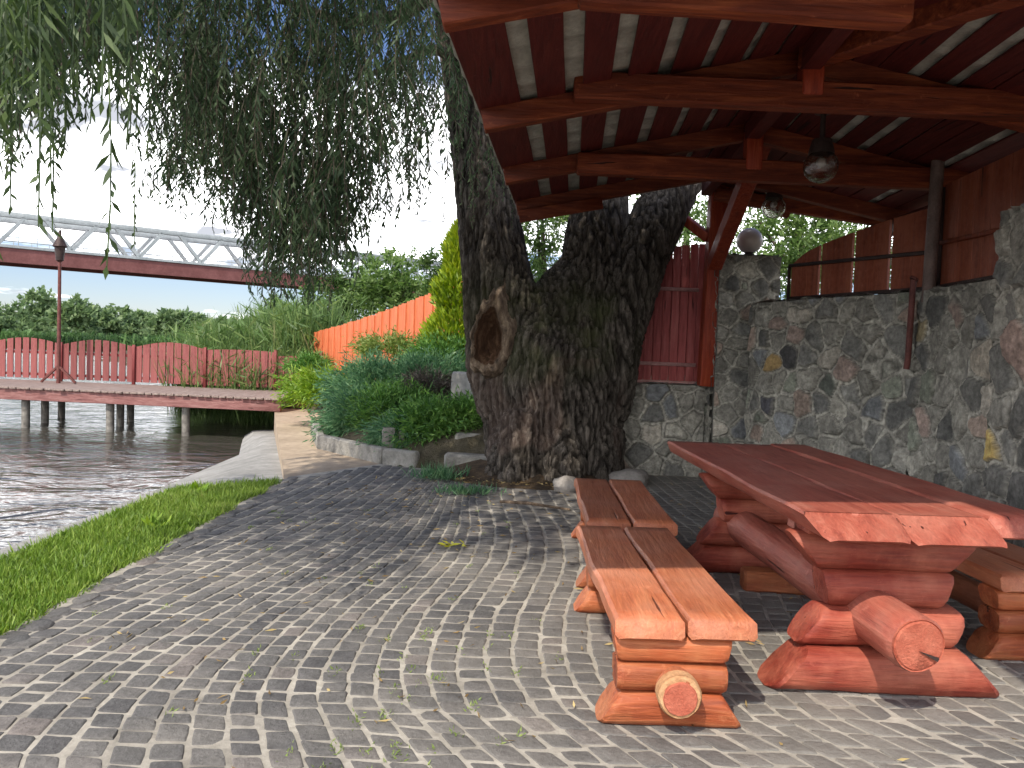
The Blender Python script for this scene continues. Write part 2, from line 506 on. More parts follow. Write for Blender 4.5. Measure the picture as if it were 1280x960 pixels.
    def tube(self, pts, rad, seg=8):
        pts = [Vector(p) for p in pts]
        if not isinstance(rad, (list, tuple)):
            rad = [rad] * len(pts)
        rings = []
        tot = (pts[-1] - pts[0]).normalized()
        ref = Vector((0.05, 1, 0.03)) if abs(tot.z) > 0.6 else Vector((0.02, 0.03, 1))
        for i, p in enumerate(pts):
            d = (pts[min(i + 1, len(pts) - 1)] - pts[max(i - 1, 0)]).normalized()
            s = d.cross(ref).normalized()
            n = s.cross(d)
            rings.append([p + (s * math.cos(2 * PI * k / seg) + n * math.sin(2 * PI * k / seg)) * rad[i] for k in range(seg)])
        self.loft(rings)

    def lathe(self, c, prof, seg=24):
        c = Vector(c)
        rings = [[c + Vector((r * math.cos(2 * PI * k / seg), r * math.sin(2 * PI * k / seg), z)) for k in range(seg)] for r, z in prof]
        self.loft(rings)

    def ball(self, c, r, seg=24, rings=14):
        prof = []
        for i in range(rings + 1):
            t = -PI / 2 + PI * i / rings
            prof.append((max(1e-4, r * math.cos(t)), r * math.sin(t)))
        self.lathe(c, prof, seg)

    def build(self, name, mat, parent=None, smooth=True, angle=40):
        me = bpy.data.meshes.new(name)
        o0 = origin_of(parent)
        me.from_pydata([(x - o0.x, y - o0.y, z - o0.z) for x, y, z in self.v], [], self.f)
        if self.c:
            at = me.color_attributes.new("Col", "FLOAT_COLOR", "POINT")
            at.data.foreach_set("color", np.array([(c[0], c[1], c[2], 1.0) for c in self.c], dtype=np.float32).ravel())
        if smooth:
            me.shade_smooth()
            me.set_sharp_from_angle(angle=math.radians(angle))
        me.materials.append(mat)
        o = bpy.data.objects.new(name, me)
        COL.objects.link(o)
        if parent is not None:
            o.parent = parent
        return o


def quads_obj(name, V, mat, parent=None):
    """V: (N,4,3) array -> one mesh of loose quads"""
    V = np.asarray(V, dtype=np.float32)
    o0 = origin_of(parent)
    V = V - np.array(o0, dtype=np.float32)
    n = len(V)
    me = bpy.data.meshes.new(name)
    me.vertices.add(n * 4)
    me.vertices.foreach_set("co", V.reshape(-1))
    me.loops.add(n * 4)
    me.loops.foreach_set("vertex_index", np.arange(n * 4, dtype=np.int32))
    me.polygons.add(n)
    me.polygons.foreach_set("loop_start", np.arange(0, n * 4, 4, dtype=np.int32))
    try:
        me.polygons.foreach_set("loop_total", np.full(n, 4, dtype=np.int32))
    except Exception:
        pass
    me.update(calc_edges=True)
    me.validate()
    me.materials.append(mat)
    o = bpy.data.objects.new(name, me)
    COL.objects.link(o)
    if parent is not None:
        o.parent = parent
    return o


def copy_tree(o, parent=None):
    c = o.copy()
    COL.objects.link(c)
    if parent is not None:
        c.parent = parent
    for ch in list(o.children):
        copy_tree(ch, c)
    return c


def nrm(a):
    return a / np.maximum(np.linalg.norm(a, axis=-1, keepdims=True), 1e-6)


def leaves(base, d, length, width, rng=RNG):
    """diamond leaves: base (N,3), direction d (N,3)"""
    n = len(base)
    d = nrm(d)
    rv = nrm(rng.normal(size=(n, 3)))
    s = nrm(np.cross(d, rv))
    length = np.asarray(length).reshape(-1, 1) * np.ones((n, 1))
    width = np.asarray(width).reshape(-1, 1) * np.ones((n, 1))
    mid = base + d * length * 0.42 + np.cross(s, d) * length * 0.06
    V = np.empty((n, 4, 3))
    V[:, 0] = base
    V[:, 1] = mid + s * width * 0.5
    V[:, 2] = base + d * length
    V[:, 3] = mid - s * width * 0.5
    return V


def crown(lobes, n, length, width, droop=0.0, shell=0.55, rng=RNG):
    """leaf cloud filling a set of ellipsoid lobes [(c, (rx,ry,rz))], uneven outline with gaps"""
    vol = np.array([r[0] * r[1] * r[2] for _, r in lobes]) ** 0.7
    vol = vol / vol.sum()
    out = []
    for (c, r), w in zip(lobes, vol):
        k = max(8, int(n * w))
        # clump centres on the shell, leaves round them
        nc = max(5, k // 26)
        dirs = nrm(rng.normal(size=(nc, 3)))
        rad = shell + (1.08 - shell) * rng.random((nc, 1)) ** 0.6
        cc = np.array(c) + dirs * rad * np.array(r)
        idx = rng.integers(0, nc, k)
        sp = min(r) * 0.24
        pos = cc[idx] + rng.normal(size=(k, 3)) * sp * 0.62
        dd = nrm(dirs[idx] * 0.6 + rng.normal(size=(k, 3)) * 0.8 + np.array((0, 0, 0.15 - droop)))
        out.append(leaves(pos, dd, length * (0.6 + 0.8 * rng.random(k)), width * (0.6 + 0.8 * rng.random(k)), rng))
    return np.concatenate(out)


def hang(top, L, rng, leaf=0.1, wid=0.015, gap=0.03, sway=0.12):
    """one weeping shoot: leaves down a thin stem; returns quads"""
    n = max(4, int(L / gap))
    t = (np.arange(n) + rng.random(n) * 0.7) / n
    az = rng.random() * 2 * PI
    amp = sway * (0.4 + rng.random())
    side = np.array((math.cos(az), math.sin(az), 0))
    pts = np.array(top) + np.outer(t, (0, 0, -L)) + np.outer(np.sin(t * 2.2) * amp, side)
    th = rng.random(n) * 2 * PI
    out = np.stack([np.cos(th), np.sin(th), np.zeros(n)], 1)
    d = out * (0.35 + 0.75 * rng.random((n, 1))) + np.array((0, 0, -1.0))
    taper = np.clip(1.25 - t, 0.45, 1.0)
    V = leaves(pts, d, leaf * (0.7 + 0.6 * rng.random(n)) * taper, wid * (0.8 + 0.4 * rng.random(n)), rng)
    # stem ribbon
    m = 5
    tt = np.linspace(0, 1, m + 1)
    c = np.array(top) + np.outer(tt, (0, 0, -L)) + np.outer(np.sin(tt * 2.2) * amp, side)
    w = 0.0036
    S = np.empty((m, 4, 3))
    off = np.array((w, w * 0.4, 0))
    S[:, 0], S[:, 1], S[:, 2], S[:, 3] = c[:-1] - off, c[:-1] + off, c[1:] + off * 0.6, c[1:] - off * 0.6
    return V, S


# ------------------------------------------------------------------ camera, sun, sky
cam = bpy.data.cameras.new("camera")
co = bpy.data.objects.new("camera", cam)
COL.objects.link(co)
mt = Matrix(((_r.x, _u.x, -_f.x, 0), (_r.y, _u.y, -_f.y, 0), (_r.z, _u.z, -_f.z, EYE), (0, 0, 0, 1)))
co.matrix_world = mt
cam.sensor_width = 36
cam.lens = FPX / 1280 * 36
cam.clip_end = 3000
cam.clip_start = 0.05
SC.camera = co

SUNH = Vector((-0.36, -0.74, 1.0))          # towards the sun
el = math.atan2(SUNH.z, math.hypot(SUNH.x, SUNH.y))
sl = bpy.data.lights.new("sun", "SUN")
sl.energy = 3.15
sl.angle = math.radians(0.6)
sl.color = (1.0, 0.93, 0.82)
so = bpy.data.objects.new("sun", sl)
COL.objects.link(so)
so.rotation_euler = (-SUNH).to_track_quat("-Z", "Y").to_euler()
so.location = (-8, -16, 22)

w = bpy.data.worlds.new("World")
SC.world = w
w.use_nodes = True
nt = w.node_tree
bg = nt.nodes["Background"]
sky = nd(nt, "ShaderNodeTexSky", sky_type="NISHITA")
sky.sun_disc = False
sky.sun_elevation = el
sky.sun_rotation = math.atan2(SUNH.x, SUNH.y) % (2 * PI)
sky.air_density = 1.0
sky.dust_density = 0.3
sky.ozone_density = 1.6
tc = nd(nt, "ShaderNodeTexCoord")
sx = nd(nt, "ShaderNodeSeparateXYZ")
nt.links.new(tc.outputs["Generated"], sx.inputs[0])
zz = nd(nt, "ShaderNodeMath", operation="ADD")
nt.links.new(sx.outputs["Z"], zz.inputs[0])
zz.inputs[1].default_value = 0.12
dv = nd(nt, "ShaderNodeVectorMath", operation="DIVIDE")
cb = nd(nt, "ShaderNodeCombineXYZ")
for k in "XYZ":
    nt.links.new(zz.outputs[0], cb.inputs[k])
nt.links.new(tc.outputs["Generated"], dv.inputs[0])
nt.links.new(cb.outputs[0], dv.inputs[1])
mp = nd(nt, "ShaderNodeMapping")
mp.inputs["Location"].default_value = (3.2, 1.3, 0)
nt.links.new(dv.outputs[0], mp.inputs["Vector"])
cl = noise_tex(nt, mp.outputs["Vector"], 0.75, 8, 0.58, 0.25)
# more cloud low down, open blue high up
er = nd(nt, "ShaderNodeFloatCurve")
cv = er.mapping.curves[0]
cv.points[0].location = (0.0, 0.36)
cv.points[1].location = (1.0, 0.5)
for p_ in ((0.06, 0.38), (0.1, 0.56), (0.2, 0.66), (0.29, 0.56), (0.36, 0.44)):
    cv.points.new(*p_)
er.mapping.update()
nt.links.new(sx.outputs["Z"], er.inputs["Value"])
ad = nd(nt, "ShaderNodeMath", operation="ADD")
nt.links.new(cl, ad.inputs[0])
eo = nd(nt, "ShaderNodeMath", operation="SUBTRACT")
nt.links.new(er.outputs["Value"], eo.inputs[0])
eo.inputs[1].default_value = 0.5
nt.links.new(eo.outputs[0], ad.inputs[1])
mask = ramp(nt, ad.outputs[0], [(0.47, (0, 0, 0)), (0.6, (1, 1, 1))])
skyt = mixc(nt, 1.0, sky.outputs["Color"], (1.04, 1.07, 1.3), "MULTIPLY")
cl2 = noise_tex(nt, mp.outputs["Vector"], 2.1, 6, 0.55, 0.3)
cloudc = ramp(nt, cl2, [(0.36, (0.16, 0.165, 0.18)), (0.5, (1, 1.0, 1.0))])
cloudc = mixc(nt, 1.0, cloudc, (40.0, 40.2, 40.8), "MULTIPLY")
skyc = mixc(nt, mask, skyt, cloudc)
nt.links.new(skyc, bg.inputs["Color"])
bg.inputs["Strength"].default_value = 0.07

SC.view_settings.view_transform = "Standard"
SC.view_settings.look = "None"
SC.view_settings.gamma = 1.0
SC.view_settings.exposure = 0.7
SC.view_settings.use_curve_mapping = False
SC.cycles.max_bounces = 6
SC.cycles.diffuse_bounces = 4
SC.cycles.glossy_bounces = 3
SC.cycles.transmission_bounces = 6
SC.cycles.transparent_max_bounces = 8
SC.cycles.use_denoising = True
SC.cycles.sample_clamp_indirect = 6

# ================================================================== THE GROUND
def sheet(name, polys, mat, kind="structure", sub=None):
    mb = MB()
    for p in polys:
        mb.add(p, [tuple(range(len(p)))])
    o = mb.build(name, mat, None, smooth=False)
    tag(o, kind=kind)
    return o


def grid_obj(name, xs, ys, zf, mat, kind="structure"):
    mb = MB()
    nx, ny = len(xs), len(ys)
    vs = [(x, y, zf(x, y)) for y in ys for x in xs]
    fs = [(j * nx + i, j * nx + i + 1, (j + 1) * nx + i + 1, (j + 1) * nx + i) for j in range(ny - 1) for i in range(nx - 1)]
    mb.add(vs, fs)
    o = mb.build(name, mat, None, True, 80)
    if kind:
        tag(o, kind=kind)
    return o


WL = -0.62                                     # water level
sheet("river_water", [[(-900, -300, WL), (60, -300, WL), (60, 300, WL), (-900, 300, WL)]], M["water"])
sheet("river_bed", [[(-900, -300, -2.6), (60, -300, -2.6), (60, 300, -2.6), (-900, 300, -2.6)]], M["soil"])


def lerp_tab(tab, x):
    if x <= tab[0][0]:
        return tab[0][1]
    for (a, b2), (c2, d2) in zip(tab, tab[1:]):
        if x <= c2:
            return b2 + (d2 - b2) * (x - a) / (c2 - a)
    return tab[-1][1]


SHORE = [(8, -2.2), (8.3, -2.3), (16.9, -5.0), (18.5, -5.4), (22, -6.4), (30, -10.5), (45, -19), (80, -40), (200, -90)]


def bed_edge(y):
    return lerp_tab([(8.9, 0.2), (9.3, -0.75), (9.75, -1.55), (11.0, -2.66), (13, -3.3), (16.5, -4.05), (18.5, -4.8), (22, -5.6)], y)


def land_z(x, y):
    sh = lerp_tab(SHORE, y)
    if x < sh:
        return -0.1 - min(1.0, (sh - x) * 2.0) * 1.6
    if y < 17.6 and x < bed_edge(y) + 0.06:
        return -0.06
    if x > 0.85 and y < 10.1:
        return -0.07
    be = bed_edge(y)
    d = max(0, x - be - 0.06)
    z = 0.16 * min(1, d / 0.3) + min(0.8, 0.24 * d)
    if y > 19:
        z = min(z, 0.25 + 0.05 * d) * 1.0
        z = 0.05 + min(1.4, 0.12 * max(0, x - sh))
    if y < 9.6:
        z = min(z, 0.1)
    if x > 1.0 and y < 14:
        z = min(z, 0.5)
    return z + 0.05 * mnoise.noise((x * 0.8, y * 0.8, 0))


xs = sorted(set([round(-14 + 0.25 * i, 3) for i in range(96)] + [10 + i * 4.0 for i in range(1, 25)] + [-100 + i * 6.0 for i in range(15)]))
ys = sorted(set([round(9.0 + 0.22 * i, 3) for i in range(70)] + [24.5 + 1.5 * i for i in range(24)] + [62 + i * 12.0 for i in range(12)]))
grid_obj("garden_ground", xs, ys, land_z, M["earth"])
grid_obj("far_bank", [-420 + 12 * i for i in range(60)], [118 + 8 * i for i in range(36)], lambda x, y: (-1.2 + min(1.6, (y - 118) * 0.14)) + 0.3 * mnoise.noise((x * 0.05, y * 0.05, 0)), M["earth"])
sheet("distant_ground", [[(-2500, 395, 0.3), (2500, 395, 0.3), (2500, 2600, 0.3), (-2500, 2600, 0.3)]], M["earth"])
sheet("side_ground", [[(6, -60, -0.09), (400, -60, -0.09), (400, 9.0, -0.09), (6, 9.0, -0.09)], [(-2.4, -60, -0.09), (6, -60, -0.09), (6, -3, -0.09), (-2.4, -3, -0.09)]], M["earth"])

# joints (mortar bed) under the setts, then the setts as real stones
sheet("paving_joints", [[(-2.42, -3, 0.002), (6, -3, 0.002), (6, 10.6, 0.002), (-0.6, 10.6, 0.002), (-1.5, 9.85, 0.002), (-2.35, 8.6, 0.002), (-2.42, 8.2, 0.002)]], M["mortar"])

A_TAB = [(0.6, 1.3), (1.2, 1.05), (1.8, 0.75), (2.3, 0.42), (2.7, 0.18), (2.9, 0.06), (3.13, -0.08), (3.45, -0.15), (3.75, -0.165), (4.26, -0.13), (4.8, -0.03), (5.33, 0.06), (5.9, 0.09), (6.42, 0.085), (7.4, 0.0), (8.2, -0.04), (9, -0.06), (11, -0.1)]
L_TAB = [(0.6, 0.8), (1.8, 0.45), (2.3, 0.2), (2.65, 0.05), (3.0, 0.0), (3.4, 0.0), (4.1, 0.09), (4.6, 0.2), (5.3, 0.34), (5.95, 0.46), (7, 0.62), (8, 0.72), (9, 0.78), (11, 0.8)]


def warp(u2, y):
    t = max(0.0, min(1.0, (u2 + 1.75) / 1.45))
    return lerp_tab(L_TAB, y) * (1 - t) + lerp_tab(A_TAB, y) * t


TRUNK_C = Vector((0.42, 9.5, 0))


def on_paving(x, y):
    if x < -2.36 + 0.05 * mnoise.noise((y * 2.0, 3, 1)) or x > 4.6:
        return False
    far = lerp_tab([(-2.4, 8.2), (-2.0, 8.9), (-1.56, 9.66), (-0.8, 9.25), (-0.45, 8.75), (-0.2, 8.35), (0.3, 8.22), (0.9, 8.3), (1.35, 8.8), (1.5, 9.5), (4.6, 9.5)], x)
    return y < far + 0.06 * mnoise.noise((x * 3, 1, 5))


sv, sf = [], []
rs = random.Random(5)
u2 = -4.6
while u2 < 4.6:
    wd = 0.126 + rs.uniform(-0.008, 0.008)
    y = 0.7 + rs.random() * 0.12
    while y < 9.9:
        ln = rs.uniform(0.09, 0.14) * (0.85 if y > 5.5 and u2 < -0.4 else 1.0)
        cxm = u2 + wd / 2
        X0 = cxm + warp(cxm, y + ln / 2)
        if on_paving(X0, y + ln / 2) and not (X0 > 2.9 and y > 7.5):
            gp = rs.uniform(0.0055, 0.01)
            gy_ = rs.uniform(0.003, 0.0078)
            cor = []
            for (uu, yy) in ((u2 + gp, y + gy_), (u2 + wd - gp, y + gy_), (u2 + wd - gp, y + ln - gy_), (u2 + gp, y + ln - gy_)):
                cor.append(Vector((uu + warp(uu, yy) + rs.uniform(-0.006, 0.006), yy + rs.uniform(-0.007, 0.007), 0)))
            h = 0.0065 + rs.uniform(-0.0025, 0.0025)
            tx, ty = rs.uniform(-0.05, 0.05), rs.uniform(-0.05, 0.05)
            ctr = sum(cor, Vector()) / 4
            ring = []
            for k in range(4):
                p, q, r2 = cor[k], cor[(k + 1) % 4], cor[k - 1]
                e1 = (r2 - p) * rs.uniform(0.03, 0.1)
                e2 = (q - p) * rs.uniform(0.03, 0.1)
                ring += [p + e1, p + e2, (p + q) / 2 + (ctr - (p + q) / 2) * rs.uniform(-0.06, 0.05)]
            o = len(sv)
            n = len(ring)
            for (k, dz) in ((0.8, 0.0), (0.93, -0.0015), (1.0, -0.009), (1.0, -0.05)):
                for p in ring:
                    q = ctr + (p - ctr) * k
                    z = h + dz + (tx * (q.x - ctr.x) + ty * (q.y - ctr.y) if dz > -0.04 else 0)
                    sv.append((q.x, q.y, z))
            sf.append(tuple(o + i for i in range(n)))
            for lv in range(3):
                for i in range(n):
                    a, b2 = o + lv * n + i, o + lv * n + (i + 1) % n
                    sf.append((a, a + n, b2 + n, b2))
        y += ln
    u2 += wd
mb = MB()
mb.v, mb.f = sv, sf
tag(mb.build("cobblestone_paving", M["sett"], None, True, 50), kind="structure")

# rough kerb stones along the lawn
mb = MB()
y = 0.5
while y < 8.5:
    ln = rs.uniform(0.12, 0.24)
    wd = rs.uniform(0.09, 0.16)
    cx, cy = -2.33 + rs.uniform(-0.03, 0.03), y + ln / 2
    ring = []
    for k in range(9):
        th = 2 * PI * k / 9
        ring.append(Vector((cx + wd / 2 * math.cos(th) * rs.uniform(0.85, 1.15), cy + ln / 2 * math.sin(th) * rs.uniform(0.85, 1.1), 0)))
    ctr = Vector((cx, cy, 0))
    h = rs.uniform(0.006, 0.018)
    mb.loft([[ctr + (p - ctr) * k + Vector((0, 0, z)) for p in ring] for k, z in ((1.0, -0.05), (1.0, h - 0.014), (0.85, h - 0.002), (0.5, h))])
    y += ln + rs.uniform(0.0, 0.03)
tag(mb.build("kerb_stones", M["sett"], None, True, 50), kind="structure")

# lawn strip soil, concrete revetment, slipway, sandy path
sheet("lawn_soil", [[(-3.24, -3, -0.012), (-2.42, -3, -0.012), (-2.42, 8.2, -0.012), (-2.38, 8.35, -0.012), (-3.24, 7.75, -0.012)]], M["earth"])
mb = MB()
N = 30
rows = []
for i in range(N + 1):
    y = -3 + (8.0 + 3) * i / N
    rows.append((y, -3.2 + 0.03 * mnoise.noise((y, 2, 2))))
vs, fs = [], []
for (y, x0) in rows:
    jw = 0.08 * mnoise.noise((y * 0.9, 9, 1))
    vs += [(x0, y, -0.012), (x0 - 0.27 + 0.4 * jw, y, -0.03), (x0 - 0.31 + 0.4 * jw, y, -0.06), (x0 - 0.95 + jw, y, -0.72), (-5.3, y, -1.6)]
for i in range(N):
    for k in range(4):
        a = i * 5 + k
        fs.append((a + 1, a, a + 5, a + 6))
mb.add(vs, fs)
tag(mb.build("bank_revetment", M["concrete"], None, True, 30), kind="structure")
# slipway slab beyond the lawn, falling away towards the pier
mb = MB()
vs, fs = [], []
Ns = 14
for i in range(Ns + 1):
    t = i / Ns
    y = 7.7 + t * (17.4 - 7.7)
    seam = -2.38 + (y - 8.3) * (-5.05 + 2.38) / 8.4 if y > 8.3 else -2.38
    dz = -0.008 - 0.46 * t ** 0.9
    jw = 0.12 * mnoise.noise((y * 0.8, 4, 1))
    xw = -4.95 + jw - 0.12 * t
    xm = min(-3.2 - 0.75 * t, seam - 0.25)
    vs += [(seam, y, dz), (xm, y, dz - 0.012), (min(xm - 0.2, -4.4 - 0.35 * t), y, min(dz - 0.03, -0.46)), (min(xw, xm - 0.6), y, -0.75), (min(xw, xm - 0.6) - 0.3, y, -1.7)]
for i in range(Ns):
    for k in range(4):
        a = i * 5 + k
        fs.append((a + 1, a, a + 5, a + 6))
mb.add(vs, fs)
tag(mb.build("slipway", M["concrete"], None, True, 25), kind="structure")
path = [(-2.37, 8.25, 0.0), (-5.05, 16.7, 0.0), (-5.12, 17.6, 0.0), (-4.2, 17.6, 0.0), (-4.0, 16.5, 0.0), (-3.25, 13, 0.0), (-2.62, 11.0, 0.0), (-1.4, 9.62, 0.0), (-0.7, 9.2, 0.0), (-0.7, 8.2, 0.0)]
pg = [(x, y, -0.0005) for x, y, z in path]
mb = MB()
mb.add(pg, [tuple(range(len(pg)))[::-1]])
side = [(-2.37, 8.25), (-5.05, 16.7), (-5.12, 17.6)]
for (a, b2), (c2, d2) in zip(side, side[1:]):
    mb.add([(a, b2, -0.0005), (c2, d2, -0.0005), (c2, d2, -1.6), (a, b2, -1.6)], [(0, 1, 2, 3)])
tag(mb.build("sandy_path", M["sand"], None, False), kind="structure")

# lawn: blades
n = 62000
gx = -3.25 + 0.9 * RNG.random(n)
gy = 0.4 + 7.9 * RNG.random(n) ** 0.9
keep = (gy < 7.6 + 0.75 * (gx + 3.2) / 0.9 + 0.12 * RNG.normal(size=n))
edge = -2.43 + 0.1 * np.array([mnoise.noise((y * 2.2, 0, 0)) for y in gy])
keep &= gx < edge + 0.05 * RNG.random(n)
gx, gy = gx[keep], gy[keep]
n = len(gx)
base = np.stack([gx, gy, np.full(n, -0.012)], 1)
d = np.stack([RNG.normal(size=n) * 0.55, RNG.normal(size=n) * 0.55, np.ones(n)], 1)
tall = 0.04 + 0.035 * RNG.random(n) + 0.045 * (RNG.random(n) > 0.94)
tag(quads_obj("lawn_grass", leaves(base, d, tall, 0.006 + 0.004 * RNG.random(n)), LEAF["grass"]), "short bright green grass strip between the setts and the concrete bank", "grass", kind="stuff")

# broad leaf weeds in the lawn
for (px, py, lab) in ((245, 615, "small light green dock weed at the far end of the lawn"), (195, 660, "broad leaved weed in the middle of the lawn strip")):
    p = G(px, py)
    k = 16
    bs = np.array(p) + RNG.normal(size=(k, 3)) * np.array((0.03, 0.03, 0))
    bs[:, 2] = 0.0
    dd = np.stack([RNG.normal(size=k), RNG.normal(size=k), 0.6 + RNG.random(k)], 1)
    t = thing("weed", lab, "weed", p)
    quads_obj("foliage", leaves(bs, dd, 0.1 + 0.06 * RNG.random(k), 0.045), LEAF["juniper_lime"], t)

# soil and litter mound round the trunk
mb = MB()
vs, fs = [], []
NR, NA = 8, 40
for i in range(NR + 1):
    for k in range(NA):
        th = 2 * PI * k / NA
        rad = 0.7 + 0.65 * i / NR * (1 + 0.14 * mnoise.noise((math.cos(th) * 2, math.sin(th) * 2, 1)))
        x, y = 0.35 + rad * math.cos(th) * 1.02, 9.45 + rad * math.sin(th) * 0.93
        z = 0.16 * (1 - i / NR) ** 1.4 + 0.03 * mnoise.noise((x * 5, y * 5, 0)) * (1 - i / NR) - 0.0 + (0.012 if i < NR else -0.03)
        vs.append((x, y, z))
for i in range(NR):
    for k in range(NA):
        a, b2 = i * NA + k, i * NA + (k + 1) % NA
        fs.append((a, a + NA, b2 + NA, b2))
mb.add(vs, fs)
tag(mb.build("tree_soil", M["soil"], None, True, 80), kind="structure")

# leaf litter on paving and soil
n = 520
lx = np.concatenate([-1.9 + 4.2 * RNG.random(n), -0.6 + 2.0 * RNG.random(260)])
ly = np.concatenate([2.2 + 6.4 * RNG.random(n) ** 0.8, 8.25 + 0.5 * RNG.random(260)])
lz = np.where(ly > 8.2, 0.05, 0.016)
base = np.stack([lx, ly, lz], 1)
d = np.stack([RNG.normal(size=len(lx)), RNG.normal(size=len(lx)), 0.12 * RNG.normal(size=len(lx))], 1)
tag(quads_obj("fallen_leaves", leaves(base, d, 0.03 + 0.04 * RNG.random(len(lx)), 0.011), LEAF["litter"]), "dry fallen willow leaves scattered over the setts and soil", "leaves", kind="stuff")
n = 900
cl_ = np.stack([-0.75 + 0.9 * RNG.random(45), 2.55 + 1.5 * RNG.random(45) ** 1.5], 1)
cl_ = np.concatenate([cl_, np.stack([-2.2 + 2.6 * RNG.random(40), 3 + 4.5 * RNG.random(40)], 1)])
ci = RNG.integers(0, len(cl_), n)
base = np.stack([cl_[ci, 0] + 0.012 * RNG.normal(size=n), cl_[ci, 1] + 0.03 * RNG.normal(size=n), np.full(n, 0.002)], 1)
d = np.stack([RNG.normal(size=n), RNG.normal(size=n), 0.8 * np.ones(n)], 1)
tag(quads_obj("joint_weeds", leaves(base, d, 0.014 + 0.016 * RNG.random(n), 0.006), LEAF["pale"]), "tiny yellow green weeds growing in the sett joints", "weeds", kind="stuff")
p = G(567, 685)
k = 14
base = np.array(p) + RNG.normal(size=(k, 3)) * np.array((0.06, 0.035, 0.004)) + np.array((0, 0, 0.025))
d = np.stack([RNG.normal(size=k), RNG.normal(size=k), 0.25 * RNG.random(k)], 1)
t = thing("leafy_twig", "yellow green leafy twig fallen on the setts before the tree", "twig", p)
quads_obj("foliage", leaves(base, d, 0.08, 0.018), LEAF["yellow"], t)
mb = MB()
mb.tube([p + Vector((-0.12, 0.02, 0.02)), p + Vector((0, 0, 0.025)), p + Vector((0.12, 0.015, 0.02))], 0.004, 5)
mb.build("stem", M["bark_twig"], t)
# a stick at the foot of the tree
mb = MB()
a, b2 = G(625, 627, 0.05), G(712, 637, 0.03)
mb.tube([a, a.lerp(b2, 0.4) + Vector((0, 0, 0.015)), b2], [0.014, 0.016, 0.01], 7)
tag(mb.build("fallen_stick", M["rim"]), "pale bare stick lying on the soil in front of the trunk", "stick")
# rocks
for (px, py, Y, r, lab) in ((786, 598, 8.75, (0.24, 0.16, 0.12), "pale flat rock against the low wall behind the far bench"), (708, 622, 8.25, (0.16, 0.12, 0.1), "pinkish rock at the right foot of the trunk")):
    c = P(px, py, Y)
    c.z = r[2] * 0.55
    mb = MB()
    mb.ball((0, 0, 0), 1.0, 16, 10)
    mb.v = [tuple(c + Vector((x * r[0], y2 * r[1], z * r[2])) * (1 + 0.3 * mnoise.noise((x * 1.6 + px, y2 * 1.6, z * 1.6)))) for x, y2, z in mb.v]
    tag(mb.build("rock", M["rock"], None, True, 60), lab, "rock")
# grass tufts at the foot of the tree
for (px, py, k, h, lab) in ((548, 600, 260, 0.2, "blue green grass tuft on the left edge of the tree soil"), (583, 618, 240, 0.12, "low green weed tuft at the front of the tree soil")):
    p = G(px, py)
    base = np.array(p) + RNG.normal(size=(k, 3)) * np.array((0.14, 0.08, 0)) + np.array((0, 0, 0.01))
    d = np.stack([RNG.normal(size=k) * 0.6, RNG.normal(size=k) * 0.6, np.ones(k)], 1)
    t = thing("grass_tuft", lab, "grass tuft", p)
    quads_obj("foliage", leaves(base, d, h * (0.5 + 0.7 * RNG.random(k)), 0.012), LEAF["juniper"], t)

# ================================================================== STONE WALLS
PAL = [(0.2, 0.195, 0.18)] * 8 + [(0.25, 0.243, 0.222)] * 4 + [(0.145, 0.145, 0.14)] * 6 + [(0.105, 0.106, 0.105)] * 2 + [(0.25, 0.2, 0.175), (0.28, 0.22, 0.2), (0.19, 0.205, 0.175), (0.32, 0.3, 0.27), (0.17, 0.18, 0.195)]


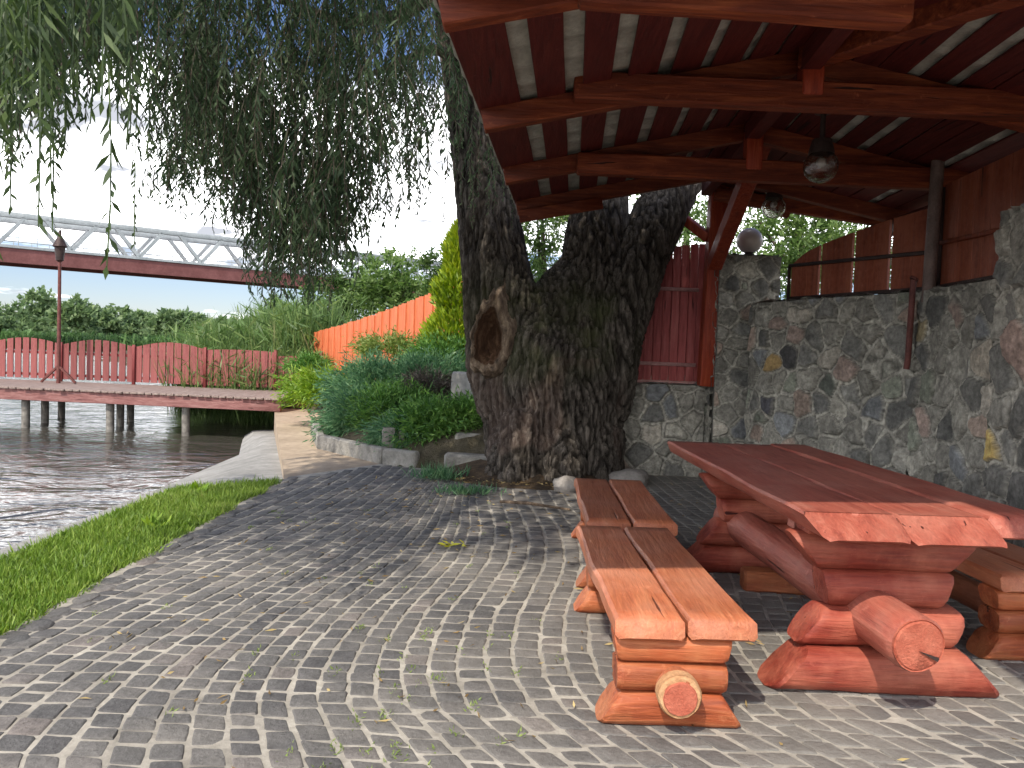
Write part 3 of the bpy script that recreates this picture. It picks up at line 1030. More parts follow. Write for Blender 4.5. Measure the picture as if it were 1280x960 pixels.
def stone_face(mb, o, U, Vv, w_, h_, seed, cell=0.26, res=0.0125, depth=0.045, special=()):
    """displaced rubble masonry on the rectangle o + u*U + v*Vv; special: (u, v, colour) stones"""
    rg = np.random.default_rng(seed)
    o, U, Vv = np.array(o), np.array(U, float), np.array(Vv, float)
    Nn = np.cross(U, Vv)
    nu, nv = max(2, int(w_ / res)), max(2, int(h_ / res))
    uu, vv = np.meshgrid(np.linspace(0, w_, nu), np.linspace(0, h_, nv))
    pu, pv = uu.ravel(), vv.ravel()
    sd = []
    r = 0
    y = -cell / 2
    while y < h_ + cell:
        x = -cell + (cell / 2 if r % 2 else 0)
        while x < w_ + cell:
            sd.append((x + rg.uniform(-0.42, 0.42) * cell, y + rg.uniform(-0.36, 0.36) * cell))
            x += cell * rg.uniform(0.75, 1.35)
        y += cell * 0.85
        r += 1
    sd = np.array(sd)
    cols = np.array([PAL[i] for i in rg.integers(0, len(PAL), len(sd))]) * (0.8 + 0.45 * rg.random((len(sd), 1)))
    for (su, sv2, c) in special:
        k = np.argmin((sd[:, 0] - su) ** 2 + (sd[:, 1] - sv2) ** 2)
        cols[k] = c
    wn = np.array([(mnoise.noise((a * 7, b2 * 7, seed)), mnoise.noise((a * 7, b2 * 7, seed + 9.0)), mnoise.noise((a * 22, b2 * 22, seed + 4.0))) for a, b2 in zip(pu, pv)])
    qu, qv = pu + wn[:, 0] * 0.035, pv + wn[:, 1] * 0.035
    d2 = (qu[:, None] - sd[None, :, 0]) ** 2 + ((qv[:, None] - sd[None, :, 1]) * 1.05) ** 2
    i1 = np.argmin(d2, 1)
    d1 = np.sqrt(d2[np.arange(len(qu)), i1])
    d2[np.arange(len(qu)), i1] = 1e9
    dd = np.sqrt(d2.min(1))
    e = (dd - d1) / 2
    k = np.clip((e - 0.014) / 0.016, 0, 1)
    rib = np.clip(1 - e / 0.011, 0, 1) ** 0.6          # raised ribbon pointing between the stones
    gro = np.exp(-((e - 0.015) / 0.0045) ** 2)
    k = k * k * (3 - 2 * k)
    ph = rg.uniform(0.4, 1.0, len(sd))[i1]
    tl = rg.normal(size=(len(sd), 2))[i1] * 0.09
    hgt = k * (depth * ph + tl[:, 0] * (qu - sd[i1, 0]) + tl[:, 1] * (qv - sd[i1, 1])) + wn[:, 2] * 0.008 + rib * 0.014
    # fade relief at the rim so that faces meet at the corners
    P_ = o + np.outer(pu, U) + np.outer(pv, Vv) + np.outer(hgt + 0.004, Nn)
    mort = np.array((0.3, 0.293, 0.27)) * (1 + 0.5 * wn[:, 2:3])
    fin = np.array([mnoise.noise((a * 16, b2 * 16, seed + 20.0)) for a, b2 in zip(pu, pv)])
    cc = (mort * (1 - k[:, None]) + cols[i1] * k[:, None] * (1 + 0.45 * fin[:, None])) * (1 - 0.6 * gro[:, None]) * np.array((1.3, 1.26, 1.18))
    off = len(mb.v)
    mb.v += [tuple(p) for p in P_]
    mb.c += [tuple(c) for c in cc]
    for j in range(nv - 1):
        for i in range(nu - 1):
            a = off + j * nu + i
            mb.f.append((a, a + 1, a + nu + 1, a + nu))


def wall_core(mb, a, b2, t, h, z0=-0.05):
    """solid core from a to b2 (xy), thickness t to the right-hand back side"""
    a, b2 = Vector((a[0], a[1], 0)), Vector((b2[0], b2[1], 0))
    d = (b2 - a).normalized()
    n = Vector((-d.y, d.x, 0))
    q = [a, b2, b2 + n * t, a + n * t]
    vs = [(p.x, p.y, z0) for p in q] + [(p.x, p.y, h - 0.002) for p in q]
    mb.add(vs, [(0, 3, 2, 1), (4, 5, 6, 7), (0, 1, 5, 4), (1, 2, 6, 5), (2, 3, 7, 6), (3, 0, 4, 7)], (0.2, 0.19, 0.17))


def stone_run(mb, a, b2, t, h, seed, faces="f", cell=0.26, special=()):
    wall_core(mb, a, b2, t, h)
    A, B = np.array((a[0], a[1], 0.0)), np.array((b2[0], b2[1], 0.0))
    L = np.linalg.norm(B - A)
    d = (B - A) / L
    n = np.array((-d[1], d[0], 0))
    up = np.array((0, 0, 1.0))
    if "f" in faces:
        stone_face(mb, A, d, up, L, h, seed, cell, special=special)
    if "s" in faces:      # start side
        stone_face(mb, A + n * t, -n, up, t, h, seed + 1, cell)
    if "e" in faces:
        stone_face(mb, B, n, up, t, h, seed + 2, cell)
    if "t" in faces:
        stone_face(mb, A + up * h, d, n, L, t, seed + 3, cell, depth=0.012)


mb = MB()
stone_run(mb, (1.05, 9.6), (2.36, 9.58), 0.35, 1.12, 21, "fst", 0.27)
tag(mb.build("low_stone_wall", M["wall"], None, True, 60), "low rubble stone wall right of the trunk carrying the red gate", "wall")
mb = MB()
stone_run(mb, (2.4, 9.3), (3.12, 9.32), 0.6, 2.68, 31, "fst", 0.22)
tag(mb.build("stone_pillar", M["wall"], None, True, 60), "dark stone gate pillar with a white globe lamp on top", "pillar")
mb = MB()
WA0, WA1, WB1 = (2.72, 9.0), (3.55, 6.9), (3.49, 5.58)
stone_run(mb, WA0, WA1, 0.32, 2.1, 41, "fst", 0.27, special=((0.35, 1.35, (0.3, 0.21, 0.1)), (0.8, 1.6, (0.055, 0.055, 0.058)), (1.3, 1.15, (0.08, 0.088, 0.08)), (0.3, 1.0, (0.08, 0.08, 0.095))))
stone_run(mb, WA1, WB1, 0.32, 2.1, 45, "ft", 0.27, special=((0.15, 1.75, (0.27, 0.23, 0.15)), (0.9, 1.5, (0.34, 0.31, 0.27))))
tag(mb.build("stone_wall", M["wall"], None, True, 60), "tall grey rubble wall behind the table topped by red fence boards", "wall")
mb = MB()
stone_run(mb, (3.42, 5.58), (3.36, 4.2), 0.6, 2.56, 51, "fs", 0.3, special=((0.12, 0.95, (0.42, 0.31, 0.12)), (0.35, 1.5, (0.27, 0.2, 0.18))))
tag(mb.build("corner_pillar", M["wall"], None, True, 60), "stone pillar with an ochre stone at the right edge", "pillar")

# ================================================================== TABLE AND BENCHES
def flat_log(mb, x0, x1, y, z0, h, dpt, seed, cut0=(0, 0), cut1=(0, 0)):
    mb.log((x0, y, z0 + h / 2), (x1, y, z0 + h / 2), dpt / 2, h / dpt * 1.01, 24, 8, seed, cut0, cut1, 1.0, 0.085, 0.66)


tb = thing("picnic_table", "heavy red log table with a thick plank top beside the benches", "table", (1.75, 4.6, 0))


def trestle(mb_name, y0, first):
    """stack of four logs, hourglass outline"""
    specs = [(1.165, 2.2, 0.0, 0.2, 0.25, (0.17, 0.0), (0.17, 0.0)),
             (1.3, 2.1, 0.195, 0.17, 0.21, (0.11, 0.0), (0.06, 0.1)),
             (1.42, 2.01, 0.36, 0.165, 0.19, (0.0, 0.03), (0.0, 0.05)),
             (1.28, 2.13, 0.52, 0.165, 0.19, (0.0, 0.12), (0.0, 0.14))]
    for i, (a, b2, z, h, dp, c0, c1) in enumerate(specs):
        q = MB()
        flat_log(q, a, b2, y0 + (0.0, 0.03, 0.065, 0.085)[i] * (1 if first < 5 else -1), z, h, dp, i + first, c0, c1)
        q.build("trestle_log", M["table_x"], tb)
    q = MB()
    q.bar((1.34, y0 + (0.08 if first < 5 else -0.08), 0.705), (2.2, y0 + (0.08 if first < 5 else -0.08), 0.705), 0.16, 0.05, (0, 0, 1), 0.012, 6, 0.01, first)
    q.build("top_bearer", M["table_x"], tb)


trestle("near", 3.47, 1)
trestle("far", 5.33, 9)
q = MB()
q.log((1.66, 3.09, 0.335), (1.57, 5.55, 0.335), 0.118, 1.0, 28, 12, 33, (0, 0.01), (0, 0), 0.93, 0.035)
st = q.build("stretcher_log", M["table_y"], tb)
q = MB()
q.log((1.6605, 3.078, 0.335), (1.659, 3.1, 0.335), 0.107, 1.0, 28, 2, 37, (0, 0.01))
q.build("end_grain", M["log_end"], st)
# split in the log's end
q = MB()
c = Vector((1.66, 3.0772, 0.335))
w3 = [Vector((0.0, 0, -0.02)), Vector((0.08, 0, -0.045)), Vector((0.074, 0, -0.06))]
q.add([c + p for p in w3] + [c + p + Vector((0, 0.06, 0)) for p in w3], [(0, 2, 1), (3, 4, 5), (0, 1, 4, 3), (1, 2, 5, 4), (2, 0, 3, 5)])
q.build("end_crack", M["steel_dark"], st)
for i, (xc, wd, ya, yb, zo, sin, s0) in enumerate(((1.46, 0.405, 3.15, 6.0, 0.0, (0.045, 0.0), 0.17), (1.862, 0.39, 3.16, 6.02, -0.003, (0, 0.0), 0.17), (2.2, 0.28, 3.3, 6.04, 0.004, (0, 0.06), 0.03))):
    q = MB()
    q.bar((xc, ya, 0.768 + zo), (xc - 0.065, yb, 0.768 + zo), wd, 0.092, (0, 0, 1), 0.014, 16, 0.014, i + 2, s0, 0.03, sin)
    q.build("top_plank", M["table_y"], tb)
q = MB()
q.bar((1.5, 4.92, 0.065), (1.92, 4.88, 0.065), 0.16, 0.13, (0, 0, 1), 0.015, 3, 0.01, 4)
q.build("foot_block", M["bench_x"], tb)  # orange bench timber puts a sunlit tone into the block's colour
q = MB()
q.box((1.38, 3.72, 0.69), (0.05, 0.07, 0.07), 0.1, 0.008)
q.build("wedge", M["table_y"], tb)

BENCH_GROUP = "log benches round the red table"


def make_bench(L, name="log_bench"):
    """origin at the middle of the near end, on the ground; runs along +Y"""
    t = thing(name, "", "bench", (0, 0, 0), BENCH_GROUP)
    for i, xc in enumerate((-0.14, 0.145)):
        q = MB()
        q.bar((xc + 0.04, 0.0 + 0.02 * i, 0.4), (xc * 0.98, L, 0.4), 0.272, 0.078, (0, 0, 1), 0.014, 12, 0.012, i + 11, 0.022, 0.02)
        q.build("seat_plank", M["bench_y"], t)
    for yb in (0.13, L - 0.24):
        for k, (hl, z, h, dp, c) in enumerate(((0.285, 0.0, 0.14, 0.2, (0.085, 0.0)), (0.225, 0.135, 0.12, 0.19, (0.01, 0.01)), (0.232, 0.25, 0.114, 0.18, (0.0, 0.02)))):
            q = MB()
            flat_log(q, -hl, hl, yb, z, h, dp, k + (3 if yb > 1 else 20), c, c)
            q.build("base_log", M["bench_x"], t)
    q = MB()
    q.log((0.01, -0.06, 0.17), (0.0, L - 0.05, 0.17), 0.078, 1.0, 22, 8, 5)
    st2 = q.build("stretcher_log", M["bench_y"], t)
    q = MB()
    q.log((0.01, -0.062, 0.17), (0.01, 0.015, 0.17), 0.084, 1.0, 22, 3, 6)
    q.build("pale_collar", M["bark_pale"], st2)
    q = MB()
    q.log((0.01, -0.07, 0.168), (0.01, -0.04, 0.168), 0.068, 1.0, 22, 2, 7)
    q.build("end_grain", M["log_end"], st2)
    return t


b1 = make_bench(1.68)
b1.location = (0.665, 2.96, 0)
b1.rotation_euler.z = math.radians(-0.6)
b1["label"] = "orange brown log bench in front, its near half in sunlight"
b2_ = copy_tree(b1)
b2_.location = (0.72, 4.72, 0)
b2_.rotation_euler.z = math.radians(-3.0)
b2_["label"] = "shaded log bench standing end to end behind the sunlit one"
b3_ = copy_tree(b1)
b3_.location = (2.66, 3.78, 0)
b3_.rotation_euler.z = math.radians(1.0)
b3_["label"] = "dark log bench between the table and the stone wall"

# ================================================================== THE PAVILION
pv = thing("pavilion", "red timber pavilion roof on posts over the table and benches", "pavilion", (2.0, 5.4, 0))
SLOPE = 0.215
RY = [1.95, 3.7, 5.38, 7.03, 8.55]            # trusses


def eave_x(y):
    return -0.39 + 0.077 * (y - 3.7)


def ridge_x(y):
    return 1.9 + 0.077 * (y - 5.38)


def eaveR_x(y):
    return 2 * ridge_x(y) - eave_x(y)


EZ = 2.93
for i, y in enumerate(RY):
    for s in (0, 1):
        e = eave_x(y) if s == 0 else eaveR_x(y)
        rx = ridge_x(y)
        rz = EZ + SLOPE * (rx - eave_x(y))
        q = MB()
        off = Vector((0, 0, 0.075))
        q.bar(Vector((e, y, EZ)) + off, Vector((rx, y, rz)) + off, 0.11, 0.15, (0, 0, 1), 0.008, 6, 0.008, i * 2 + s)
        q.build("rafter", M["roof_x"], pv)
# collar ties (the last truss has none)
for i, (y, xa, xb, za, zb) in enumerate(((3.7, 0.24, 1.72, 3.012, 2.965), (5.38, 0.34, 4.05, 3.128, 3.095), (7.03, 0.5, 4.0, 3.02, 2.99))):
    q = MB()
    q.bar((xa, y - 0.115, za + 0.09), (xb, y - 0.115, zb + 0.09), 0.12, 0.18, (0, 0, 1), 0.012, 8, 0.014, i + 40)
    q.build("tie_beam", M["roof_x"], pv)
q = MB()
q.bar((eave_x(8.55) + 0.03, 8.47, 2.9), (0.9, 8.47, 3.08), 0.04, 0.13, (0, 0, 1), 0.005, 3, 0.006, 70)
q.build("gable_board", M["roof_x"], pv)
# ridge beam, king posts, hip brace, posts
q = MB()
q.bar((ridge_x(0.95), 0.95, 3.44), (ridge_x(9.3), 9.3, 3.44), 0.12, 0.16, (0, 0, 1), 0.01, 4, 0.005, 50)
q.build("ridge_beam", M["roof_y"], pv)
for y, zb in ((5.38, 3.2), (7.03, 3.1)):
    q = MB()
    q.bar((ridge_x(y), y - 0.12, zb), (ridge_x(y), y - 0.12, 3.45), 0.14, 0.13, (0, 1, 0), 0.01, 2, 0.003, 51)
    q.build("king_post", M["post_z"], pv)
q = MB()
q.bar((1.87, 5.3, 3.47), (2.72, 3.6, 3.36), 0.13, 0.16, (0, 0, 1), 0.01, 4, 0.006, 52)
q.build("hip_rafter", M["roof_x"], pv)
q = MB()
q.bar(P(877, 118, 5.6), P(1010, 70, 5.6), 0.1, 0.14, (0, 0, 1), 0.01, 3, 0.006, 58)
q.build("strut", M["roof_x"], pv)
q = MB()
q.bar((2.36, 9.42, 1.12), (2.4, 9.42, 3.5), 0.24, 0.2, (0, 1, 0), 0.012, 4, 0.006, 53)
q.build("post", M["post_z"], pv)
q = MB()
q.bar(P(893, 330, 9.28), P(964, 150, 7.2), 0.15, 0.18, (0, 0, 1), 0.012, 5, 0.006, 54)
q.build("knee_brace", M["post_z"], pv)
q = MB()
q.bar(P(886, 298, 9.45), P(812, 240, 10.25), 0.1, 0.11, (0, 0, 1), 0.008, 2, 0.004, 55)
q.build("short_brace", M["post_z"], pv)
for (xa, ya, xb, yb, z) in ((2.3, 9.3, 4.5, 9.1, 3.1), (2.5, 9.36, 3.2, 9.3, 3.22)):
    q = MB()
    q.bar((xa, ya, z + 0.28), (xb, yb, z - 0.02), 0.1, 0.15, (0, 0, 1), 0.008, 3, 0.004, 57)
    q.build("end_rafter", M["roof_x"], pv)
q = MB()
q.bar((3.95, 1.95, 2.95), (4.1, 9.2, 2.95), 0.12, 0.16, (0, 0, 1), 0.01, 3, 0.004, 61)
q.build("wall_plate", M["roof_y"], pv)
# boards below the sheet, running front to back with gaps
YF, YB = 1.75, 8.72


def y_front(s, d):
    return 0.9 if s == 1 or d > 1.75 else YF  # unseen step in the roof edge, shaped to shade the right-hand bench


for s in (0, 1):
    q = MB()
    d0 = -0.03
    k = 0
    while d0 < 2.25:
        wd = 0.29 if k == 0 else 0.185 + rs.uniform(-0.015, 0.015)

        yb = YB if s == 0 else 9.35

        def pt(y, d):
            x = eave_x(y) + d if s == 0 else eaveR_x(y) - d
            return Vector((x, y, EZ + 0.153 + SLOPE * d))
        a0, a1 = pt(y_front(s, d0), d0 + wd / 2), pt(yb, d0 + wd / 2)
        sg = 1 if s == 0 else -1
        q.bar(a0, a1, wd, 0.022, (-SLOPE * sg, 0, 1), 0.003, 10, 0.006, k + s * 30)
        d0 += wd + ((0.1, 0.108, 0.108, 0.1, 0.06, 0.05, 0.03, 0.02, 0.02, 0.02)[min(k, 9)] if s == 0 else (0.085 if k in (1, 4, 5) else 0.012)) + rs.uniform(-0.01, 0.01)
        k += 1
    q.build("roof_boards", M["roof_y"], pv)
    # corrugated sheet on top
    q = MB()
    nd_, ny_ = 60, 90
    vs, fs = [], []
    for j in range(ny_ + 1):
        for i in range(nd_ + 1):
            d = -0.055 + 2.365 * i / nd_
            yf_ = y_front(s, d) - 0.06
            y = yf_ + (yb + 0.08 - yf_) * j / ny_
            x = eave_x(y) + d if s == 0 else eaveR_x(y) - d
            vs.append((x, y, EZ + 0.19 + SLOPE * d + 0.016 * math.sin(j * PI / 2 * 1.0)))
    nn = nd_ + 1
    for j in range(ny_):
        for i in range(nd_):
            a = j * nn + i
            fs.append((a, a + 1, a + nn + 1, a + nn))
    q.add(vs, fs)
    o = q.build("roof_sheet", M["sheet"], pv, True, 60)
    so_ = o.modifiers.new("thick", "SOLIDIFY")
    so_.thickness = 0.008
    so_.offset = 1
q = MB()
a = P(1160, 372, 6.78)
q.tube([(a.x, a.y, 2.0), (a.x + 0.02, a.y, 3.25)], 0.052, 14)
q.build("steel_post", M["pipe_grey"], pv)

# hanging lamps, pillar lamp
LG = "globe lamps of the pavilion"
def hang_lamp(px, py, Y, r, ztop, lab):
    c = P(px, py, Y)
    t = thing("hanging_lamp", lab, "lamp", (c.x, c.y, ztop), LG)
    q = MB()
    q.lathe(c, [(0.001, ztop - c.z), (r * 0.5, ztop - c.z), (r * 0.5, ztop - c.z - 0.03), (0.02, ztop - c.z - 0.035), (0.02, r * 1.6), (r * 0.55, r * 1.55), (r * 0.72, r * 0.9), (r * 0.74, r * 0.72), (r * 0.6, r * 0.7), (0.001, r * 0.75)], 20)
    q.build("fitting", M["steel_dark"], t)
    q = MB()
    prof = []
    for i in range(15):
        th = -PI / 2 + (PI * 0.82) * i / 14
        prof.append((max(1e-4, r * math.cos(th)), r * 0.97 * math.sin(th)))
    for i in range(14, -1, -1):
        th = -PI / 2 + (PI * 0.82) * i / 14
        prof.append((max(1e-4, r * 0.96 * math.cos(th)), r * 0.93 * math.sin(th)))
    q.lathe(c, prof, 28)
    q.build("glass_globe", M["glass"], t)
    q = MB()
    q.ball(c + Vector((0, 0, r * 0.25)), r * 0.3, 14, 8)
    q.build("bulb", M["opal"], t)


hang_lamp(1026, 208, 6.0, 0.128, 3.36, "larger clear glass globe lamp hanging from the ridge beam")
hang_lamp(967, 259, 8.6, 0.125, 3.4, "farther glass globe lamp hanging above the white pillar globe")
c = P(937, 301, 9.6)
t = thing("pillar_lamp", "white opal globe lamp on top of the stone gate pillar", "lamp", (c.x, c.y, 2.68), LG)
q = MB()
q.ball(c, 0.155, 28, 16)
q.build("globe", M["opal"], t)
q = MB()
q.lathe((c.x, c.y, 2.66), [(0.1, 0), (0.1, 0.03), (0.05, 0.05), (0.06, c.z - 2.66 - 0.12)], 18)
q.build("fitting", M["steel_dark"], t)

# ================================================================== GATE AND FENCE BOARDS ON THE WALLS
t = thing("board_gate", "red vertical board gate with pale rails behind the trunk", "gate", (1.8, 9.75, 1.12))
q = MB()
x = 0.9
k = 0
while x < 2.28:
    top = 2.72 + 0.16 * (x - 0.9) / 1.4 + rs.uniform(-0.01, 0.01)
    q.bar((x + 0.045, 9.78 + (0.012 if k % 2 else 0), 1.16), (x + 0.045, 9.78 + (0.012 if k % 2 else 0), top), 0.1, 0.022, (0, 1, 0), 0.004, 4, 0.003, k)
    x += 0.105
    k += 1
q.build("boards", M["fence_z"], t)
q = MB()
q.bar((0.9, 9.83, 1.9), (2.27, 9.83, 1.97), 0.02, 1.45, (0, 0, 1), 0.004)
q.build("backing", M["fence_z"], t)
for py in (361, 455):
    a, b2 = P(790, py - 2, 9.74), P(884, py + 2, 9.74)
    q = MB()
    q.bar((0.95, 9.74, a.z), (2.27, 9.74, b2.z), 0.02, 0.045, (0, 0, 1), 0.004, 2, 0.002, 3)
    q.build("rail", M["rail_pink"], t)
q = MB()
q.bar((0.95, 9.72, 1.14), (2.27, 9.72, 1.14), 0.06, 0.04, (0, 0, 1), 0.004)
q.build("sill", M["rail_pink"], t)


def fence_on(name, lab, A, B, tops, z0, n, gap, inset, rails):
    A, B = Vector((A[0], A[1], 0)), Vector((B[0], B[1], 0))
    d = B - A
    L = d.length
    d.normalize()
    nrmv = Vector((-d.y, d.x, 0))
    A = A + nrmv * inset
    t = thing(name, lab, "fence", A + Vector((0, 0, z0)))
    q = MB()
    bw = L / n
    for i in range(n):
        m = 5
        pts_t = [(i * bw + gap / 2 + (bw - gap) * k / m) for k in range(m + 1)]
        fr, bk = [], []
        loop = [(s, z0 + 0.03) for s in pts_t] + [(s, lerp_tab(tops, s / L)) for s in reversed(pts_t)]
        for (s, z) in loop:
            p = A + d * s
            fr.append((p.x, p.y, z))
            p2 = p + nrmv * 0.028
            bk.append((p2.x, p2.y, z))
        kk = len(loop)
        q.add(fr + bk, [tuple(range(kk)), tuple(reversed(range(kk, 2 * kk)))] + [(j, j + kk, (j + 1) % kk + kk, (j + 1) % kk) for j in range(kk)])
    q.build("boards", M["fence_b"], t, False)
    for (za, zb, mat) in rails:
        q = MB()
        q.bar(A - nrmv * 0.02 + Vector((0, 0, za)), A + d * L - nrmv * 0.02 + Vector((0, 0, zb)), 0.025, 0.035, (0, 0, 1), 0.003)
        q.build("rail", M[mat], t)
    # thin posts at the two ends
    for s in (0.01, L - 0.01):
        q = MB()
        p = A + d * s - nrmv * 0.02
        q.bar(p + Vector((0, 0, z0)), p + Vector((0, 0, lerp_tab(tops, s / L) - 0.02)), 0.03, 0.03, (0, 1, 0), 0.003)
        q.build("post", M["steel_dark"], t)
    return t


fence_on("panel_fence", "arched rust red panel of four wide boards on the wall", (2.9, 8.62), (3.56, 6.95), [(0, 2.5), (0.12, 2.62), (0.25, 2.68), (0.5, 2.76), (0.75, 2.82), (1, 2.86)], 2.11, 4, 0.045, 0.12, ((2.14, 2.14, "steel_dark"), (2.5, 2.46, "steel_dark")))
fence_on("board_fence", "tall rust red boards above the wall by the corner pillar", (3.56, 6.85), (3.5, 5.6), [(0, 3.02), (1, 3.05)], 2.11, 5, 0.012, 0.12, ((2.14, 2.14, "steel_dark"), (2.52, 2.48, "fence_b")))
# thin drain pipe down the wall
q = MB()
a = Vector((3.5, 6.84, 0))
q.tube([(3.46, 6.86, 2.2), (3.45, 6.86, 1.5), (3.44, 6.86, 1.42)], 0.026, 10)
q.tube([(3.46, 6.86, 2.2), (3.47, 6.86, 2.215)], 0.038, 10)
tag(q.build("drain_pipe", M["steel_red"]), "thin rusty pipe running down the wall below the steel post", "pipe")

# ================================================================== THE BIG WILLOW
wl = thing("willow_tree", "huge forked old willow with a rotten hollow, its shoots hanging over the water", "tree", (0.42, 9.5, 0))


def px_chain(lst, top=None):
    out = []
    for (px, py, Y, r) in lst:
        out.append((P(px, py, Y), r))
    return out


chains = [
    px_chain([(690, 640, 9.4, 0.84), (690, 612, 9.45, 0.8), (691, 580, 9.5, 0.76), (690, 520, 9.5, 0.79), (687, 470, 9.5, 0.83), (688, 430, 9.5, 0.74), (700, 400, 9.5, 0.52), (712, 365, 9.5, 0.4), (724, 330, 9.55, 0.22)]),
    px_chain([(668, 560, 9.5, 0.3), (655, 500, 9.5, 0.55), (640, 450, 9.5, 0.55), (628, 390, 9.45, 0.47), (616, 310, 9.5, 0.385), (606, 230, 9.6, 0.34), (592, 140, 9.7, 0.31), (574, 30, 9.8, 0.28), (556, -90, 9.9, 0.25), (530, -260, 9.9, 0.2)]),
    px_chain([(700, 560, 9.5, 0.3), (712, 480, 9.5, 0.55), (727, 420, 9.5, 0.52), (740, 350, 9.6, 0.42), (748, 275, 9.65, 0.35), (752, 190, 10.1, 0.3), (768, 60, 10.6, 0.3), (790, -120, 11.2, 0.24)]),
    px_chain([(712, 580, 9.5, 0.3), (735, 490, 9.5, 0.52), (757, 415, 9.5, 0.46), (783, 350, 9.55, 0.39), (813, 290, 9.65, 0.32), (847, 225, 10.0, 0.29), (884, 140, 10.4, 0.3), (934, 20, 10.9, 0.25), (984, -120, 11.4, 0.2)]),
    # root buttresses
    [(Vector((0.05, 9.1, 0.45)), 0.3), (Vector((-0.1, 8.9, 0.1)), 0.22), (Vector((-0.26, 8.65, -0.12)), 0.13)],
    [(Vector((0.5, 8.95, 0.45)), 0.34), (Vector((0.55, 8.65, 0.1)), 0.26), (Vector((0.6, 8.4, -0.12)), 0.17)],
    [(Vector((0.95, 9.2, 0.45)), 0.36), (Vector((1.08, 8.95, 0.1)), 0.24), (Vector((1.18, 8.75, -0.12)), 0.14)],
    [(Vector((0.2, 8.95, 0.7)), 0.3), (Vector((0.14, 8.72, 0.12)), 0.24), (Vector((0.1, 8.5, -0.12)), 0.14)],
]
tmp = MB()
for ch in chains:
    pts, rad = [], []
    for (p, r), (p2, r2) in zip(ch, ch[1:]):
        for k in range(4):
            pts.append(p.lerp(p2, k / 4))
            rad.append(r + (r2 - r) * k / 4)
    pts.append(ch[-1][0])
    rad.append(ch[-1][1])
    tmp.tube(pts, rad, 28)
to = tmp.build("trunk_raw", M["bark"], None)
md = to.modifiers.new("r", "REMESH")
md.mode = "VOXEL"
md.voxel_size = 0.019
md2 = to.modifiers.new("s", "SMOOTH")
md2.factor = 0.5
md2.iterations = 40
dg = bpy.context.evaluated_depsgraph_get()
ev = to.evaluated_get(dg)
me = bpy.data.meshes.new_from_object(ev)
bpy.data.objects.remove(to)
nv = len(me.vertices)
Vt = np.empty(nv * 3, dtype=np.float64)
me.vertices.foreach_get("co", Vt)
Vt = Vt.reshape(-1, 3)
Nt = np.empty(nv * 3, dtype=np.float64)
me.vertex_normals.foreach_get("vector", Nt)
Nt = Nt.reshape(-1, 3)
bvh = BVHTree.FromPolygons([Vector(v) for v in Vt], [tuple(p.vertices) for p in me.polygons])
hit, hn, _, _ = bvh.ray_cast(CAMP, ray(611, 424).normalized())
if hit is None:
    hit = P(611, 424, 9.0)
    hn = Vector((-0.6, -0.7, 0.1))
HN = (Vector((hn.x, hn.y, 0)).normalized() * 0.6 + Vector((-0.15, -1, 0)).normalized() * 0.8).normalized()
HU = Vector((0.06, 0, 1)).normalized()
HT = HU.cross(HN).normalized()
HU = HN.cross(HT).normalized()
HC = Vector(hit)
hol = Vt - np.array(HC)
hu_, ht_, hn_ = hol @ np.array(HU), hol @ np.array(HT), hol @ np.array(HN)
colr = np.zeros((nv, 4), dtype=np.float32)
colr[:, 3] = 1
newV = Vt.copy()
for i in range(nv):
    x, y, z = Vt[i]
    wx = mnoise.noise((x * 1.5, y * 1.5, z * 1.1)) * 0.28
    # long twisted bark ridges: the furrows wander, split and join
    ax, ay = x * 15.5 + wx * 7 + z * 1.3, y * 15.5 + wx * 7
    a = mnoise.noise((ax, ay, z * 2.3 + 3))
    b2 = mnoise.noise((x * 34 + wx * 14, y * 34 - wx * 14, z * 6.5 + 11))
    c2 = mnoise.noise((x * 3.4, y * 3.4, z * 0.7 + 7))
    rid = 1 - min(1, abs(a) * 3.4)          # 1 in a furrow
    rid2 = 1 - min(1, abs(b2) * 2.8)
    low = 1.0 if z < 1.9 else max(0.6, 1.0 - (z - 1.9) * 0.3)
    disp = (-0.055 * rid ** 1.2 - 0.026 * rid2 ** 1.2 + 0.045 * c2) * low + 0.03
    # flutes down to the roots
    if z < 1.0:
        th = math.atan2(y - 9.5, x - 0.42)
        disp += 0.07 * (1 - z) * math.cos(th * 7 + 1.3 + wx * 5)
    q = (hu_[i] / 0.5) ** 2 + (ht_[i] / 0.3) ** 2
    if q < 1.7 and abs(hn_[i]) < 0.55:
        k = max(0, 1 - q / 1.7)
        disp = disp * (1 - k) - 0.5 * k ** 0.7 * (1 if q < 0.85 else 0.1)
    newV[i] = Vt[i] + Nt[i] * disp
    colr[i, 0] = max(0.0, 1 - 0.8 * rid ** 1.4 - 0.4 * rid2 ** 2)
    colr[i, 1] = max(0.0, min(0.85, 0.9 * (1 - abs(z - 1.75) / 0.75))) * (1 if -0.4 < x < 1.2 else 0.4)
    colr[i, 2] = max(0.0, min(0.28, (mnoise.noise((x * 3 + 5, y * 3, z * 0.8)) - 0.05) * 2.2)) * (1 if z < 1.4 else 0.15)
me.vertices.foreach_set("co", newV.astype(np.float32).ravel())
o0 = np.array(wl.location)
me.vertices.foreach_set("co", (newV - o0).astype(np.float32).ravel())
at = me.color_attributes.new("Col", "FLOAT_COLOR", "POINT")
at.data.foreach_set("color", colr.ravel())
me.shade_smooth()
me.materials.clear()
me.materials.append(M["bark"])
me.name = "trunk"
trunk = bpy.data.objects.new("trunk", me)
COL.objects.link(trunk)
trunk.parent = wl
